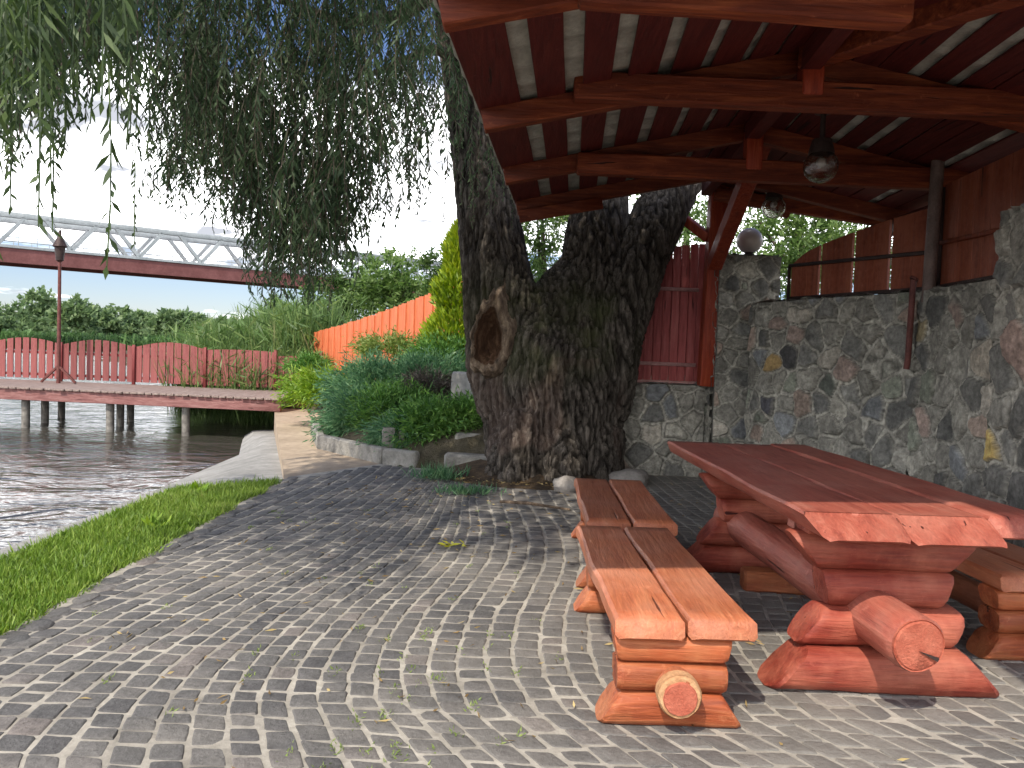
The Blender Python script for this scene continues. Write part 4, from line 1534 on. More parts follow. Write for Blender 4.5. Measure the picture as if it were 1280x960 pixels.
# the hollow: a bowl of rotten heartwood with a thick callus rim
def hollow_pt(r, th):
    cu, ct = math.sin(th), math.cos(th)
    su = 0.4 * (1.15 if cu > 0 else 0.9)
    st3 = 0.205 * (1 - 0.38 * max(0, cu) ** 1.5)
    k = r * (1 + 0.18 * mnoise.noise((cu * 2, ct * 2, 5)) + 0.11 * mnoise.noise((cu * 5, ct * 5, 8)) + 0.05 * mnoise.noise((cu * 15, ct * 15, 8)))
    if r < 0.8:
        dep = -0.36 + 0.34 * (r / 0.8) ** 2.2
    elif r < 1.05:
        dep = -0.02 + (0.05 + 0.05 * mnoise.noise((cu * 2.5, ct * 2.5, 12))) * math.sin((r - 0.8) / 0.25 * PI / 2)
    else:
        dep = 0.03 + 0.05 * mnoise.noise((cu * 2.5, ct * 2.5, 12)) - 0.24 * ((r - 1.05) / 0.3) ** 1.1
    dep += 0.04 * mnoise.noise((cu * r * 6, ct * r * 6, 1)) + 0.022 * mnoise.noise((cu * r * 16, ct * r * 16, 4))
    if r > 0.95:      # the bare lip is broad on the right and at the top, thin on the left
        k *= 1 + (r - 0.95) * (1.1 * max(0, ct * 0.9 + cu * 0.35) + 0.7 * mnoise.noise((cu * 3, ct * 3, 21)))
    ins = -0.05 * max(0, 1 - r)
    return HC + HU * (cu * su * k) + HT * (ct * st3 * k + ins) + HN * (dep + 0.02)


for (nm, r0, r1, nr, mat) in (("hollow", 0.0, 0.84, 12, "heart"), ("hollow_rim", 0.82, 1.3, 12, "rim")):
    q = MB()
    na = 56
    vs = [hollow_pt(max(0.02, r0 + (r1 - r0) * i / nr), 2 * PI * k / na) for i in range(nr + 1) for k in range(na)]
    fs = [(i * na + k, (i + 1) * na + k, (i + 1) * na + (k + 1) % na, i * na + (k + 1) % na) for i in range(nr) for k in range(na)]
    if r0 == 0:
        fs.append(tuple(range(na)))
    q.add(vs, fs)
    q.build(nm, M[mat], wl, True, 80)

# limbs that carry the hanging shoots (over the lawn and water, towards the camera)
q = MB()
for ch in ([(556, -90, 9.9, 0.22), (470, -120, 8.8, 0.16), (360, -110, 7.6, 0.11), (240, -140, 6.4, 0.07)],
           [(566, -30, 9.8, 0.16), (500, 20, 9.4, 0.08), (430, 28, 8.8, 0.055), (350, 0, 8.2, 0.035)],
           [(585, 80, 9.7, 0.1), (540, 60, 9.3, 0.05), (470, 90, 8.8, 0.03)]):
    pts = [P(a, b2, Y) for a, b2, Y, r in ch]
    q.tube(pts, [r for *_, r in ch], 9)
lim = [(Vector((-0.7, 9.6, 5.9)), 0.22), (Vector((-1.6, 7.6, 6.7)), 0.18), (Vector((-2.4, 5.2, 7.1)), 0.14), (Vector((-2.8, 2.6, 6.9)), 0.08), (Vector((-3.0, 1.0, 6.3)), 0.04)]
q.tube([p for p, r in lim], [r for p, r in lim], 9)
lim = [(Vector((-1.4, 8.0, 6.6)), 0.14), (Vector((-3.0, 6.6, 6.6)), 0.1), (Vector((-4.2, 4.4, 5.6)), 0.05)]
q.tube([p for p, r in lim], [r for p, r in lim], 9)
q.build("limbs", M["bark_twig"], wl)

VS, SS, VN, SN = [], [], [], []
rg = np.random.default_rng(3)
YB_MID = [(186, 120), (200, 270), (225, 275), (262, 240), (290, 300), (325, 355), (360, 390), (395, 398), (420, 350), (445, 325), (475, 305), (505, 292), (535, 262), (568, 215)]
# the middle mass (over the lawn and path)
def cluster(bot, n, L0, L1, spread, leaf, wid, gap, rr):
    """a bough tip: several shoots hanging together at different lengths"""
    for _ in range(n):
        o_ = rr.normal(size=3) * spread
        L = rr.uniform(L0, L1)
        zb_ = bot.z + abs(o_[2]) * 2.2
        v_, s_ = hang((bot.x + o_[0], bot.y + o_[1], zb_ + L), L, rr, leaf, wid, gap, 0.2)
        VS.append(v_)
        SS.append(s_)


cnt = 0
while cnt < 265:
    px = rg.uniform(190, 572)
    dens = lerp_tab([(188, 0.35), (215, 0.7), (235, 1.0), (280, 0.8), (310, 0.8), (350, 1.0), (410, 1.0), (440, 0.65), (470, 0.75), (510, 0.5), (545, 0.28), (568, 0.35)], px)
    if rg.random() > dens:
        continue
    yb = lerp_tab(YB_MID, px)
    py = yb - abs(rg.normal()) * 0.5 * (yb + 60) if rg.random() < 0.88 else yb + rg.uniform(-20, 8)
    if py < -30 or (px < 212 and py < 255) or (abs(px - 310) < 22 and 70 < py < 150 and rg.random() < 0.8):
        continue
    Y = rg.uniform(6.2, 9.0)
    cluster(P(px, py, Y), int(rg.integers(4, 8)), 0.3, 1.1, 0.12, 0.15, 0.0205, 0.035, rg)
    cnt += 1
# upper left mass
YB_L = [(-30, 250), (0, 235), (30, 180), (60, 150), (90, 120), (120, 150), (150, 165), (175, 130), (192, 60)]
cnt = 0
while cnt < 100:
    px = rg.uniform(-40, 172)
    yb = lerp_tab(YB_L, px)
    py = yb - abs(rg.normal()) * 0.5 * (yb + 50)
    if py < -40:
        continue
    Y = rg.uniform(4.2, 6.5)
    cluster(P(px, py, Y), int(rg.integers(3, 7)), 0.3, 0.9, 0.09, 0.15, 0.02, 0.031, rg)
    cnt += 1
# nearest long shoots
for (px, py, Y, L, leafl) in ((116, 335, 3.0, 1.25, 0.13), (45, 285, 2.9, 1.0, 0.125), (72, 245, 3.1, 0.95, 0.125), (3, 375, 2.8, 1.2, 0.12), (15, 260, 3.2, 1.0, 0.12), (62, 290, 3.3, 0.7, 0.1), (100, 150, 3.1, 0.8, 0.13), (140, 175, 3.0, 0.7, 0.12), (172, 195, 3.6, 0.6, 0.11), (30, 200, 3.4, 0.8, 0.12), (128, 140, 2.8, 0.7, 0.14), (85, 180, 3.6, 0.8, 0.11), (160, 120, 3.4, 0.7, 0.11), (-15, 330, 3.0, 1.1, 0.12), (2, 150, 3.1, 0.8, 0.12), (170, 310, 4.6, 1.25, 0.09)):
    bot = P(px, py, Y)
    v_, s_ = hang((bot.x, bot.y, bot.z + L), L, rg, leafl * 1.12, 0.018, 0.034 if L < 1.3 else 0.05, 0.05)
    quads_obj("hanging_shoot", np.concatenate([v_, s_]), LEAF["willow_near"], wl)
# shoots against the trunk
for _ in range(46):
    px, py, Y = rg.uniform(560, 665), rg.uniform(120, 290), rg.uniform(8.3, 9.0)
    if px > 640 and py > 200 and rg.random() < 0.5:
        continue
    bot = P(px, py, Y)
    L = rg.uniform(0.4, 1.1)
    v_, s_ = hang((bot.x, bot.y, bot.z + L), L, rg, 0.1, 0.016, 0.03, 0.12)
    VS.append(v_)
    SS.append(s_)
for _ in range(26):
    px, py, Y = rg.uniform(-20, 165), rg.uniform(40, 190), rg.uniform(2.9, 3.8)
    bot = P(px, py, Y)
    L = rg.uniform(0.4, 0.8)
    v_, s_ = hang((bot.x, bot.y, bot.z + L), L, rg, 0.145, 0.018, 0.033, 0.06)
    quads_obj("hanging_shoot", np.concatenate([v_, s_]), LEAF["willow_near"], wl)
# crown overhead: it shades the paving in front of the trunk
for k_ in range(2300):
    gx, gy = rg.uniform(-2.25, 3.4), rg.uniform(5.8, 14.0)
    if k_ >= 1700:
        gx, gy = rg.uniform(1.2, 3.6), rg.uniform(10.6, 13.4)  # extra unseen shoots, added above the roof to shade the forked stems
    if gx > 1.6 and gy < 9 or (gx < -1.2 and gy > 10.5):
        continue
    h = rg.uniform(5.2, 8.2)
    L = rg.uniform(0.5, 1.0)
    while h - L < 1.75 + 0.52 * (gy + SUNH.y * h):
        h += 0.25
    x, y, z = gx + SUNH.x * h, gy + SUNH.y * h, h
    v_, s_ = hang((x, y, z), L, rg, 0.15, 0.045, 0.03, 0.3)
    VS.append(v_)
    SS.append(s_)
quads_obj("foliage", np.concatenate(VS), LEAF["willow"], wl)
quads_obj("shoot_stems", np.concatenate(SS + SN), M["bark_twig"], wl)

# ================================================================== GARDEN BED
def stem_mb(c, h, r, n=4, seed=0, spread=0.3):
    q = MB()
    rr = random.Random(seed)
    for k in range(n):
        th = rr.uniform(0, 2 * PI)
        d = Vector((math.cos(th), math.sin(th), 0)) * spread * rr.uniform(0.4, 1)
        q.tube([c, c + d * 0.5 + Vector((0, 0, h * 0.5)), c + d + Vector((0, 0, h * 0.95))], [r, r * 0.7, r * 0.25], 6)
    return q


def juniper(px, py, Y, rx, ry, rz, n, kind, lab, length=0.16, width=0.03, lobes=7, name="juniper_shrub", group="shrubs of the garden bed"):
    """spreading shrub: feathery sprays along rising, nodding branches"""
    c = P(px, py, Y)
    zg = max(0.0, land_z(c.x, c.y)) - 0.02
    t = thing(name, lab, "shrub", (c.x, c.y, zg), group)
    rj = np.random.default_rng(int(px * 7 + py))
    out = []
    nb = max(12, n // 36)
    for b_ in range(nb):
        az = rj.random() * 2 * PI
        elv = rj.uniform(-0.75, 1.3)
        tip = np.array((c.x + rx * math.cos(az) * math.cos(elv), c.y + ry * math.sin(az) * math.cos(elv), c.z + rz * math.sin(elv) * 1.0)) + rj.normal(size=3) * np.array((rx, ry, rz)) * 0.1
        root = np.array((c.x + 0.25 * rx * math.cos(az), c.y + 0.25 * ry * math.sin(az), max(zg, c.z - rz * 0.7)))
        m_ = 64
        tt = 0.25 + 0.75 * rj.random(m_) ** 0.6
        arch = np.outer(np.sin(tt * PI) * 0.14 * rz, (0, 0, 1))
        pos = root + np.outer(tt, tip - root) + arch + rj.normal(size=(m_, 3)) * 0.045 * (0.6 + tt[:, None])
        dirv = nrm(tip - root)
        dd = dirv * 0.9 + rj.normal(size=(m_, 3)) * 0.42 + np.array((0, 0, -0.25)) * tt[:, None]
        out.append(leaves(pos, dd, length * 0.72 * (0.5 + 0.8 * rj.random(m_)), width * 0.72 * (0.7 + 0.6 * rj.random(m_)), rj))
    quads_obj("foliage", np.concatenate(out), LEAF[kind], t)
    stem_mb(Vector((c.x, c.y, zg)), max(0.2, (c.z - zg) + rz * 0.3), 0.025, 6, int(px), rx * 0.6).build("branches", M["bark_twig"], t)
    return t


juniper(414, 488, 14.0, 0.86, 0.7, 0.33, 3600, "juniper_lime", "lime green low juniper beside the sandy path by the pier", 0.17, 0.03)
juniper(484, 486, 12.6, 1.0, 0.8, 0.45, 6400, "juniper", "large blue green feathery juniper in the middle of the bed", 0.17, 0.028)
juniper(540, 474, 12.6, 0.75, 0.6, 0.36, 4600, "juniper", "blue green juniper right of the largest one below the golden thuja", 0.16, 0.028)
juniper(562, 446, 13.3, 0.7, 0.5, 0.3, 3200, "juniper_green", "fresh green juniper under the golden thuja", 0.16, 0.03)
juniper(466, 528, 11.5, 0.72, 0.5, 0.42, 5400, "juniper", "blue green juniper spilling over the path edge at the front", 0.16, 0.028)
juniper(546, 542, 10.2, 0.62, 0.42, 0.36, 6000, "juniper_green", "dark green juniper hanging over the low wall beside the trunk", 0.14, 0.026)
juniper(488, 512, 11.2, 0.6, 0.4, 0.3, 3000, "juniper_green", "mid green juniper between the two blue green ones at the front", 0.15, 0.026)
juniper(540, 482, 11.6, 0.42, 0.3, 0.16, 1500, "dead", "bare brown dead juniper branches beside the grey retaining slab", 0.14, 0.016)
juniper(492, 436, 14.2, 0.7, 0.4, 0.24, 1900, "pale", "pale yellow green shrub in front of the orange fence", 0.14, 0.035, name="leafy_shrub")
juniper(388, 456, 16.6, 0.5, 0.4, 0.14, 1600, "juniper_green", "flat green juniper at the foot of the orange fence by the pier", 0.16, 0.03)

juniper(510, 550, 10.25, 0.5, 0.3, 0.26, 3600, "juniper", "low blue green juniper tumbling over the corner of the edging", 0.15, 0.026)
juniper(590, 528, 10.2, 0.4, 0.3, 0.3, 3000, "juniper_green", "dark green juniper touching the left side of the willow trunk", 0.14, 0.026)

# golden thuja
c = P(569, 440, 13.7)
t = thing("golden_thuja", "tall golden yellow thuja column between fence and trunk", "shrub", (c.x, c.y, 0.9), "shrubs of the garden bed")
rj = np.random.default_rng(77)
n = 9000
hh = rj.random(n) ** 0.85
zt = P(572, 282, 13.7).z
zz_ = 0.8 + (zt - 0.8) * hh
rad = (0.5 * (1 - hh) ** 0.62 + 0.04) * (0.7 + 0.45 * rj.random(n)) * (1 + 0.22 * np.sin(hh * 23 + rj.random(n)))
th = rj.random(n) * 2 * PI
pos = np.stack([c.x + 0.05 * hh + rad * np.cos(th), c.y + rad * np.sin(th), zz_], 1)
dd = np.stack([np.cos(th) * 0.55, np.sin(th) * 0.55, np.full(n, 0.9)], 1) + rj.normal(size=(n, 3)) * 0.3
quads_obj("foliage", leaves(pos, dd, 0.15 * (0.6 + 0.7 * rj.random(n)), 0.045, rj), LEAF["thuja"], t)
q = MB()
q.tube([(c.x, c.y, 0.4), (c.x, c.y, 2.0), (c.x + 0.05, c.y, zt - 0.2)], [0.06, 0.04, 0.012], 8)
q.build("trunk", M["bark_twig"], t)

# bed edging, white post, retaining slab, stone steps
mb = MB()
pts = [(-3.2, 12.8), (-2.66, 11.0), (-1.55, 9.75), (-1.12, 9.52)]
for (a, b2) in zip(pts, pts[1:]):
    mb.bar((a[0], a[1], 0.06), (b2[0], b2[1], 0.06), 0.12, 0.27, (0, 0, 1), 0.02, 6, 0.03, 3)
tag(mb.build("bed_edging", M["edging"], None), "low weathered concrete edging along the garden bed", "edging")
mb = MB()
a = P(488, 578, 10.25)
mb.box((a.x, 10.0, 0.2), (0.15, 0.12, 0.46), 0.3, 0.012)
mb.box((a.x + 0.16, 10.02, 0.18), (0.06, 0.1, 0.42), 0.3, 0.01)
tag(mb.build("edging_block", M["rock"], None), "pale upright concrete block at the corner of the bed edging", "block")
mb = MB()
a, b2 = P(566, 500, 11.3), P(622, 508, 10.9)
mb.bar((a.x, a.y, 0.72), (b2.x, b2.y, 0.72), 0.14, 0.85, (0, 0, 1), 0.03, 7, 0.035, 8)
tag(mb.build("retaining_slab", M["concrete"], None), "pale grey retaining slab between the junipers and trunk", "slab")
st_ = thing("stone_steps", "two worn stone steps leading up beside the trunk", "steps", (-0.6, 9.6, 0))
for (px, py, Y, sx_, sy_, z) in ((588, 585, 9.5, 0.62, 0.42, 0.2), (600, 568, 9.9, 0.62, 0.5, 0.42)):
    a = P(px, py, Y)
    q = MB()
    q.bar((a.x - sx_ / 2, Y, z / 2), (a.x + sx_ / 2, Y, z / 2), sy_, z, (0, 0, 1), 0.03, 5, 0.03, int(px))
    q.build("step", M["edging"], st_)

# ================================================================== ORANGE FENCE
fa, fb = P(393, 415, 20.5), P(556, 358, 15.2)
t = thing("orange_fence", "bright orange corrugated board fence rising behind the junipers", "fence", (fa.x, fa.y, 0.3))
q = MB()
dv_ = Vector((fb.x - fa.x, fb.y - fa.y, 0))
LL = dv_.length
dv_.normalize()
nv_ = Vector((-dv_.y, dv_.x, 0))
s = 0.0
k = 0
while s < LL + 1.6:
    p = Vector((fa.x, fa.y, 0)) + dv_ * (s + 0.1) + nv_ * (0.025 if k % 2 else 0)
    zt_ = fa.z + (fb.z - fa.z) * (s / LL) - 0.06 * math.sin(PI * min(1, s / LL)) + rs.uniform(-0.01, 0.01)
    q.bar((p.x, p.y, 0.1), (p.x, p.y, zt_), 0.19, 0.03, (nv_.x, nv_.y, 0), 0.004, 2, 0.003, k)
    s += 0.185
    k += 1
q.build("boards", M["orange"], t)
for dz in (0.35, 1.3):
    q = MB()
    a = Vector((fa.x, fa.y, fa.z - dz)) + nv_ * 0.07
    b2 = Vector((fb.x, fb.y, fb.z - dz)) + nv_ * 0.07
    q.bar(a, b2, 0.04, 0.09, (0, 0, 1), 0.004)
    q.build("rail", M["orange"], t)

# ================================================================== PIER
DZ = 0.3
p_fr, p_fl = G(349, 498, DZ), G(-200, 474, DZ)
p_fl = Vector((p_fl.x, p_fl.y, DZ))
pr = thing("wooden_pier", "weathered boardwalk pier on posts over the water", "pier", (p_fr.x, p_fr.y, -0.6))
dx = (p_fl - p_fr)
LP = dx.length
dx.normalize()
dn = Vector((-dx.y, dx.x, 0))
if dn.y < 0:
    dn = -dn
DW = 2.7
q = MB()
s = 0.0
k = 0
while s < LP:
    a = p_fr + dx * (s + 0.075)
    e0 = rs.uniform(-0.03, 0.03)
    q.bar(a + dn * (-0.06 + e0) + Vector((0, 0, -0.02)), a + dn * (DW + e0) + Vector((0, 0, -0.02)), 0.148, 0.04, (0, 0, 1), 0.005, 2, 0.006, k)
    s += 0.168
    k += 1
q.build("decking", M["pier_deck"], pr)
for off in (0.05, 1.35, 2.6):
    q = MB()
    q.bar(p_fr + dn * off + dx * -0.02 + Vector((0, 0, -0.165)), p_fl + dn * off + Vector((0, 0, -0.165)), 0.09, 0.24, (0, 0, 1), 0.01, 8, 0.01, int(off * 9))
    q.build("fascia_beam" if off < 0.1 else "joist", M["pier_fascia"], pr)
for row, off in enumerate((0.22, 1.35, 2.5)):
    for px in (24, 140, 241) if row == 0 else ((47, 150) if row == 1 else (66, 162)):
        Y = p_fr.y + (p_fl.y - p_fr.y) * 0.4 + off
        a = P(px, 505, Y)
        # put on the pier's own line
        s = (Vector((a.x, a.y, 0)) - Vector((p_fr.x, p_fr.y, 0))).dot(dx)
        pp = p_fr + dx * s + dn * off
        q = MB()
        q.log((pp.x, pp.y, -2.2), (pp.x + rs.uniform(-0.03, 0.03), pp.y, DZ - 0.05), 0.085, 1.0, 14, 6, px)
        q.build("pile", M["pile"], pr)

# pier fence along the back edge
pf = thing("pier_fence", "faded red arched slat fence along the back of the pier", "fence", p_fr + dn * 2.62)
back = [p_fr + dn * 2.62]


def back_pt(px):
    """point of the pier's back edge in the vertical plane through pixel column px"""
    d = ray(px, 450)
    o = p_fr + dn * 2.62
    # solve o + dx*s parallel to (d.x, d.y)
    den = dx.x * d.y - dx.y * d.x
    s = (-(o.x) * d.y + (o.y) * d.x) / den
    return o + dx * s


posts = [-205, -95, 0 - 12, 77, 168, 257, 345, 402]
for i, (a, b2) in enumerate(zip(posts, posts[1:])):
    pa, pb = back_pt(a), back_pt(b2)
    L = (pb - pa).length
    u_ = (pb - pa).normalized()
    nsl = max(5, int(L / 0.2))
    arch = 0.15 if a < 257 else 0.03
    ht = 0.94 if a < 345 else 0.84
    q = MB()
    gap = 0.055 if a < 168 else 0.03
    for k in range(nsl):
        s0 = L * k / nsl + gap / 2
        s1 = L * (k + 1) / nsl - gap / 2
        fr, bk = [], []
        loop = [(s0, DZ + 0.06), (s1, DZ + 0.06)] + [(s1 + (s0 - s1) * j / 3, DZ + ht + arch * math.sin(PI * (s1 + (s0 - s1) * j / 3) / L)) for j in range(4)]
        for (s, z) in loop:
            p = pa + u_ * s
            fr.append((p.x, p.y, z))
            bk.append((p.x + dn.x * 0.025, p.y + dn.y * 0.025, z))
        kk = len(loop)
        q.add(fr + bk, [tuple(range(kk)), tuple(reversed(range(kk, 2 * kk)))] + [(j, j + kk, (j + 1) % kk + kk, (j + 1) % kk) for j in range(kk)])
    for z in (DZ + 0.16, DZ + 0.72):
        q.bar(pa + dn * 0.05 + Vector((0, 0, z - pa.z)), pb + dn * 0.05 + Vector((0, 0, z - pb.z)), 0.04, 0.07, (0, 0, 1), 0.004)
    q.build("slat_panel", M["pier_z"], pf, False)
for a in posts:
    pa = back_pt(a)
    q = MB()
    q.bar((pa.x, pa.y - 0.03, DZ - 0.1), (pa.x, pa.y - 0.03, DZ + 1.0), 0.07, 0.07, (0, 1, 0), 0.006)
    q.build("post", M["pier_z"], pf)

# lamp post on the pier
b_ = G(73, 479, DZ)
lp = thing("lamp_post", "slim red lamp post with a lantern standing on the pier", "lamp post", b_)
ztop = P(78, 286, b_.y).z
q = MB()
q.tube([(b_.x, b_.y, DZ), (b_.x, b_.y, ztop - 0.75)], [0.048, 0.036], 12)
q.build("pole", M["steel_red"], lp)
for sx_ in (-1, 1):
    q = MB()
    q.bar((b_.x + sx_ * 0.42, b_.y, DZ + 0.02), (b_.x + sx_ * 0.03, b_.y, DZ + 0.4), 0.05, 0.06, (0, 1, 0), 0.004)
    q.build("brace", M["steel_red"], lp)
q = MB()
zl = ztop - 0.8
q.lathe((b_.x, b_.y, zl), [(0.04, 0), (0.09, 0.04), (0.09, 0.07), (0.12, 0.34), (0.17, 0.37), (0.14, 0.43), (0.06, 0.6), (0.035, 0.64), (0.035, 0.73), (0.005, 0.8)], 12)
q.build("lantern", M["steel_dark"], lp)

# ================================================================== BRIDGE
bl, br_ = P(-60, 335, 105), P(310, 352, 129)
bd = Vector((br_.x - bl.x, br_.y - bl.y, 0)).normalized()
bn_ = Vector((-bd.y, bd.x, 0))
B0 = Vector((bl.x, bl.y, 0)) - bd * 60
BLEN = 190
zg_ = P(150, 341, (bl.y * 0.46 + br_.y * 0.54)).z
bg_ = thing("truss_bridge", "silver steel truss bridge with a red girder crossing the river", "bridge", B0)
for sd in (0, 6.5):
    off = bn_ * sd
    A = B0 + off
    for (z, hh_, ww, mat, nm) in ((zg_ + 1.1, 2.0, 0.5, "bridge_red", "girder"), (zg_ + 2.35, 0.4, 0.9, "bridge_grey", "deck_edge"), (zg_ + 6.7, 0.75, 0.6, "bridge_grey", "top_chord")):
        q = MB()
        q.bar(A + Vector((0, 0, z)), A + bd * BLEN + Vector((0, 0, z)), ww, hh_, (0, 0, 1), 0.03)
        q.build(nm, M[mat], bg_)
    step = 9.0
    k = 0
    s = 2.0
    proto = []
    while s + step < BLEN - 1:
        for (za, zb, sa, sb) in ((zg_ + 2.5, zg_ + 6.5, s, s + step * 0.36), (zg_ + 6.5, zg_ + 2.5, s + step * 0.64, s + step)):
            q = MB()
            q.bar(A + bd * sa + Vector((0, 0, za)), A + bd * sb + Vector((0, 0, zb)), 0.5, 0.6, (bn_.x, bn_.y, 0), 0.02)
            q.build("diagonal", M["bridge_grey"], bg_)
        s += step
        k += 1
    q = MB()
    s = 0
    while s < BLEN:
        q.bar(A + bd * s + Vector((0, 0, zg_ + 2.5)), A + bd * s + Vector((0, 0, zg_ + 3.7)), 0.07, 0.07, (1, 0, 0), 0.005)
        s += 2.25
    for z in (3.1, 3.7):
        q.bar(A + Vector((0, 0, zg_ + z)), A + bd * BLEN + Vector((0, 0, zg_ + z)), 0.07, 0.1, (0, 0, 1), 0.005)
    q.build("railing", M["bridge_grey"], bg_)
q = MB()
q.bar(B0 + bn_ * 3.25 + Vector((0, 0, zg_ + 2.0)), B0 + bn_ * 3.25 + bd * BLEN + Vector((0, 0, zg_ + 2.0)), 6.2, 0.3, (0, 0, 1), 0.02)
q.build("deck", M["bridge_red"], bg_)
for s in (20, 168):
    q = MB()
    q.box((B0 + bd * s + bn_ * 3.25 + Vector((0, 0, (zg_ - 2) / 2)))[:], (3.0, 9.0, zg_ + 2.0), math.atan2(bd.y, bd.x), 0.1)
    q.build("pier", M["edging"], bg_)

# ================================================================== TREES AND REEDS
def tree(name, px, ytop, ybot, Y, wpx, kind, lab, group, n=2600, leaf=0.35, lw=0.16, seed=1, lobes=7, zbase=None):
    """crown between pixel rows ytop..ybot at distance Y, wpx wide"""
    r_ = np.random.default_rng(seed)
    top, bot = P(px, ytop, Y), P(px, ybot, Y)
    wid = wpx * Y / FPX
    h = top.z - bot.z
    zb = zbase if zbase is not None else max(-0.3, min(bot.z, 0.5))
    t = thing(name, lab, "tree", (bot.x, Y, zb), group)
    lob = []
    for k in range(lobes):
        fx = r_.uniform(-0.5, 0.5)
        fz = r_.uniform(0.12, 0.92)
        fit = 1.0 - 0.75 * abs(fz - 0.42)
        rr = r_.uniform(0.2, 0.34)
        lob.append(((bot.x + fx * wid * 0.62 * fit, Y + r_.uniform(-0.3, 0.3) * wid * 0.5, bot.z + h * fz * 0.86 + h * 0.03), (wid * rr * 0.95, wid * rr * 0.8, h * rr * 0.72)))
    lob.append(((bot.x, Y, bot.z + h * 0.72), (wid * 0.26, wid * 0.24, h * 0.27)))
    lob.append(((bot.x, Y, bot.z + h * 0.34), (wid * 0.42, wid * 0.3, h * 0.3)))
    quads_obj("crown", crown(lob, n, leaf, lw, 0.1, 0.45, r_), LEAF[kind], t)
    q = MB()
    base = Vector((bot.x, Y, zb - 0.2))
    q.tube([base, Vector((bot.x + 0.1, Y, bot.z + h * 0.3)), Vector((bot.x, Y, bot.z + h * 0.8))], [wid * 0.035 + 0.03, wid * 0.025 + 0.02, 0.02], 8)
    for (c, r2) in lob[:5]:
        q.tube([Vector((bot.x + 0.05, Y, bot.z + h * 0.22)), Vector(c)], [wid * 0.015 + 0.015, 0.012], 6)
    q.build("trunk", M["bark_twig"], t)
    return t


FG = "trees along the far bank"
far = [(-70, 372, 60, 'a'), (-25, 380, 58, 'b'), (12, 378, 50, 'a'), (52, 362, 52, 'c'), (92, 374, 46, 'b'), (120, 384, 46, 'a'), (148, 380, 40, 'c'), (182, 388, 52, 'a'), (214, 388, 46, 'b'), (240, 393, 40, 'a'), (268, 396, 44, 'c'), (300, 398, 50, 'a'), (335, 396, 52, 'b'), (370, 392, 52, 'a')]
desc = {
    -70: "far bank tree beyond the left edge of the pier", -25: "rounded far bank tree at the left edge", 12: "broad far bank tree left of the lamp post",
    52: "tallest far bank tree just left of the lamp post", 92: "bushy far bank tree just right of the lamp post", 120: "low far bank tree left of the pale crown",
    148: "pale round far bank tree under the middle of the bridge", 182: "broad dark far bank tree under the bridge", 214: "fuller far bank tree right of the broad dark one",
    240: "small far bank tree at the reed bed edge", 268: "far bank tree peeping above the tall reeds", 300: "far bank tree behind the tall reeds under the bridge end",
    335: "far bank tree below the hanging willow shoots", 370: "rightmost far bank tree behind the willow shoots"}
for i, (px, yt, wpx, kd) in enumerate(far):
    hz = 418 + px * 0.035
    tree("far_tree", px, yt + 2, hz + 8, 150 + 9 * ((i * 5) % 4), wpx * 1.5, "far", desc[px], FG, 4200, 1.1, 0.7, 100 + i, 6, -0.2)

# trees and bushes behind the orange fence and the wall
TG = "trees beyond the garden fences"
tree("bushy_tree", 425, 318, 420, 30, 120, "tree", "mid green bushy tree behind the left end of the orange fence", TG, 5200, 0.22, 0.075, 201, 9, 0.4)
tree("bushy_tree", 500, 312, 400, 27, 130, "tree_light", "light green bushy tree over the middle of the orange fence", TG, 5200, 0.2, 0.07, 202, 9, 0.6)
tree("bushy_tree", 556, 300, 420, 24, 90, "tree", "green tree behind the golden thuja", TG, 3600, 0.2, 0.06, 203, 7, 0.8)
tree("bushy_tree", 355, 368, 440, 34, 90, "tree_light", "pale bush among the reeds left of the orange fence", TG, 3000, 0.22, 0.07, 204, 7, 0.2)
tree("bushy_tree", 672, 230, 430, 13.5, 130, "tree_light", "dense leafy tree showing through the fork of the willow", TG, 6000, 0.13, 0.03, 205, 9, 0.5)
tree("bushy_tree", 850, 200, 400, 16.5, 190, "tree_light", "leafy tree above the red board gate", TG, 5200, 0.15, 0.045, 206, 9, 0.3)
tree("bushy_tree", 990, 215, 380, 15.5, 190, "tree_light", "light leafy tree behind the white globe lamp", TG, 6500, 0.15, 0.045, 207, 10, 0.3)
tree("bushy_tree", 1100, 215, 380, 17.5, 170, "tree", "leafy tree seen over the arched fence panel", TG, 4600, 0.16, 0.05, 208, 9, 0.3)
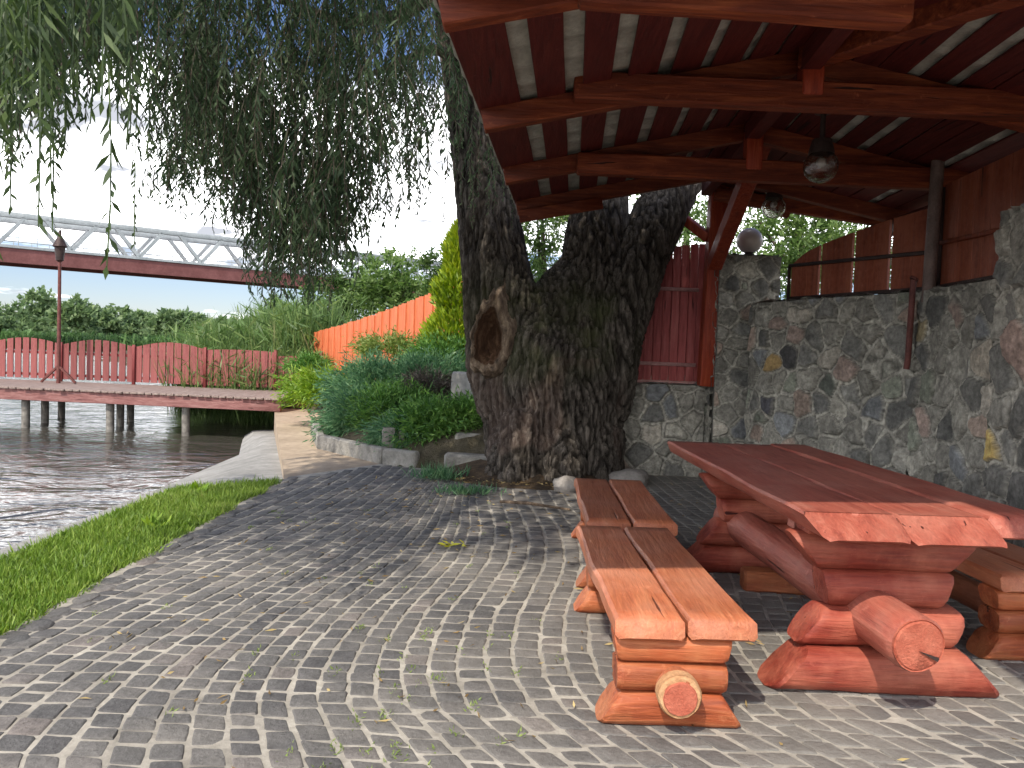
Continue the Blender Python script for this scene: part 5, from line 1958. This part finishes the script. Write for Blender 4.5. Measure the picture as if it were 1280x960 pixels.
tree("bushy_tree", 1290, 200, 380, 13, 160, "tree_light", "sunny leafy tree behind the corner pillar", TG, 3600, 0.15, 0.05, 209, 8, 0.3)


def reeds(name, lab, xy, hmin, hmax, n, kind, wid, seed):
    r_ = np.random.default_rng(seed)
    pos = xy(r_, n)
    h = hmin + (hmax - hmin) * r_.random(n)
    d = np.stack([r_.normal(size=n) * 0.22, r_.normal(size=n) * 0.22, np.ones(n)], 1)
    V1 = leaves(pos, d, h, wid, r_)
    k = n
    b2 = pos + nrm(d) * (h * (0.4 + 0.5 * r_.random(n)))[:, None]
    d2 = np.stack([r_.normal(size=n), r_.normal(size=n), 0.5 + 0.5 * r_.random(n)], 1)
    V2 = leaves(b2, d2, 0.22 * h, wid * 1.2, r_)
    return tag(quads_obj(name, np.concatenate([V1, V2]), LEAF[kind], None), lab, "reeds", kind="stuff")


def near_reed_xy(r_, n):
    y = 20.5 + 8.5 * r_.random(n)
    sh = np.array([lerp_tab(SHORE, v) for v in y])
    x = sh - 2.2 + (3.6) * r_.random(n) ** 1.1
    z = np.array([max(-0.7, min(0.4, land_z(a, b2))) for a, b2 in zip(x, y)])
    return np.stack([x, y, z], 1)


reeds("reed_bed", "tall pale green reeds growing behind the pier fence", near_reed_xy, 1.6, 3.0, 7000, "reed", 0.05, 5)


def low_reed_xy(r_, n):
    s = r_.random(n)
    x = p_fr.x - 0.1 - 3.6 * s ** 1.3
    y = p_fr.y + 2.55 + 1.3 * r_.random(n) - (p_fr.x - x) * 0.0 + (p_fr.x - x) * (dx.y / dx.x) * -1
    return np.stack([x, y, np.full(n, -0.65)], 1)


reeds("waterside_reeds", "thin reeds poking through the right end of the pier fence", low_reed_xy, 1.3, 2.2, 1500, "reed", 0.03, 6)


def far_reed_xy(r_, n):
    y = 120 + 14 * r_.random(n)
    x = -130 + 150 * r_.random(n)
    return np.stack([x, y, np.full(n, -0.8)], 1)


reeds("far_reed_belt", "long green reed belt along the foot of the far bank", far_reed_xy, 1.9, 3.3, 9000, "far_reed", 0.45, 7)
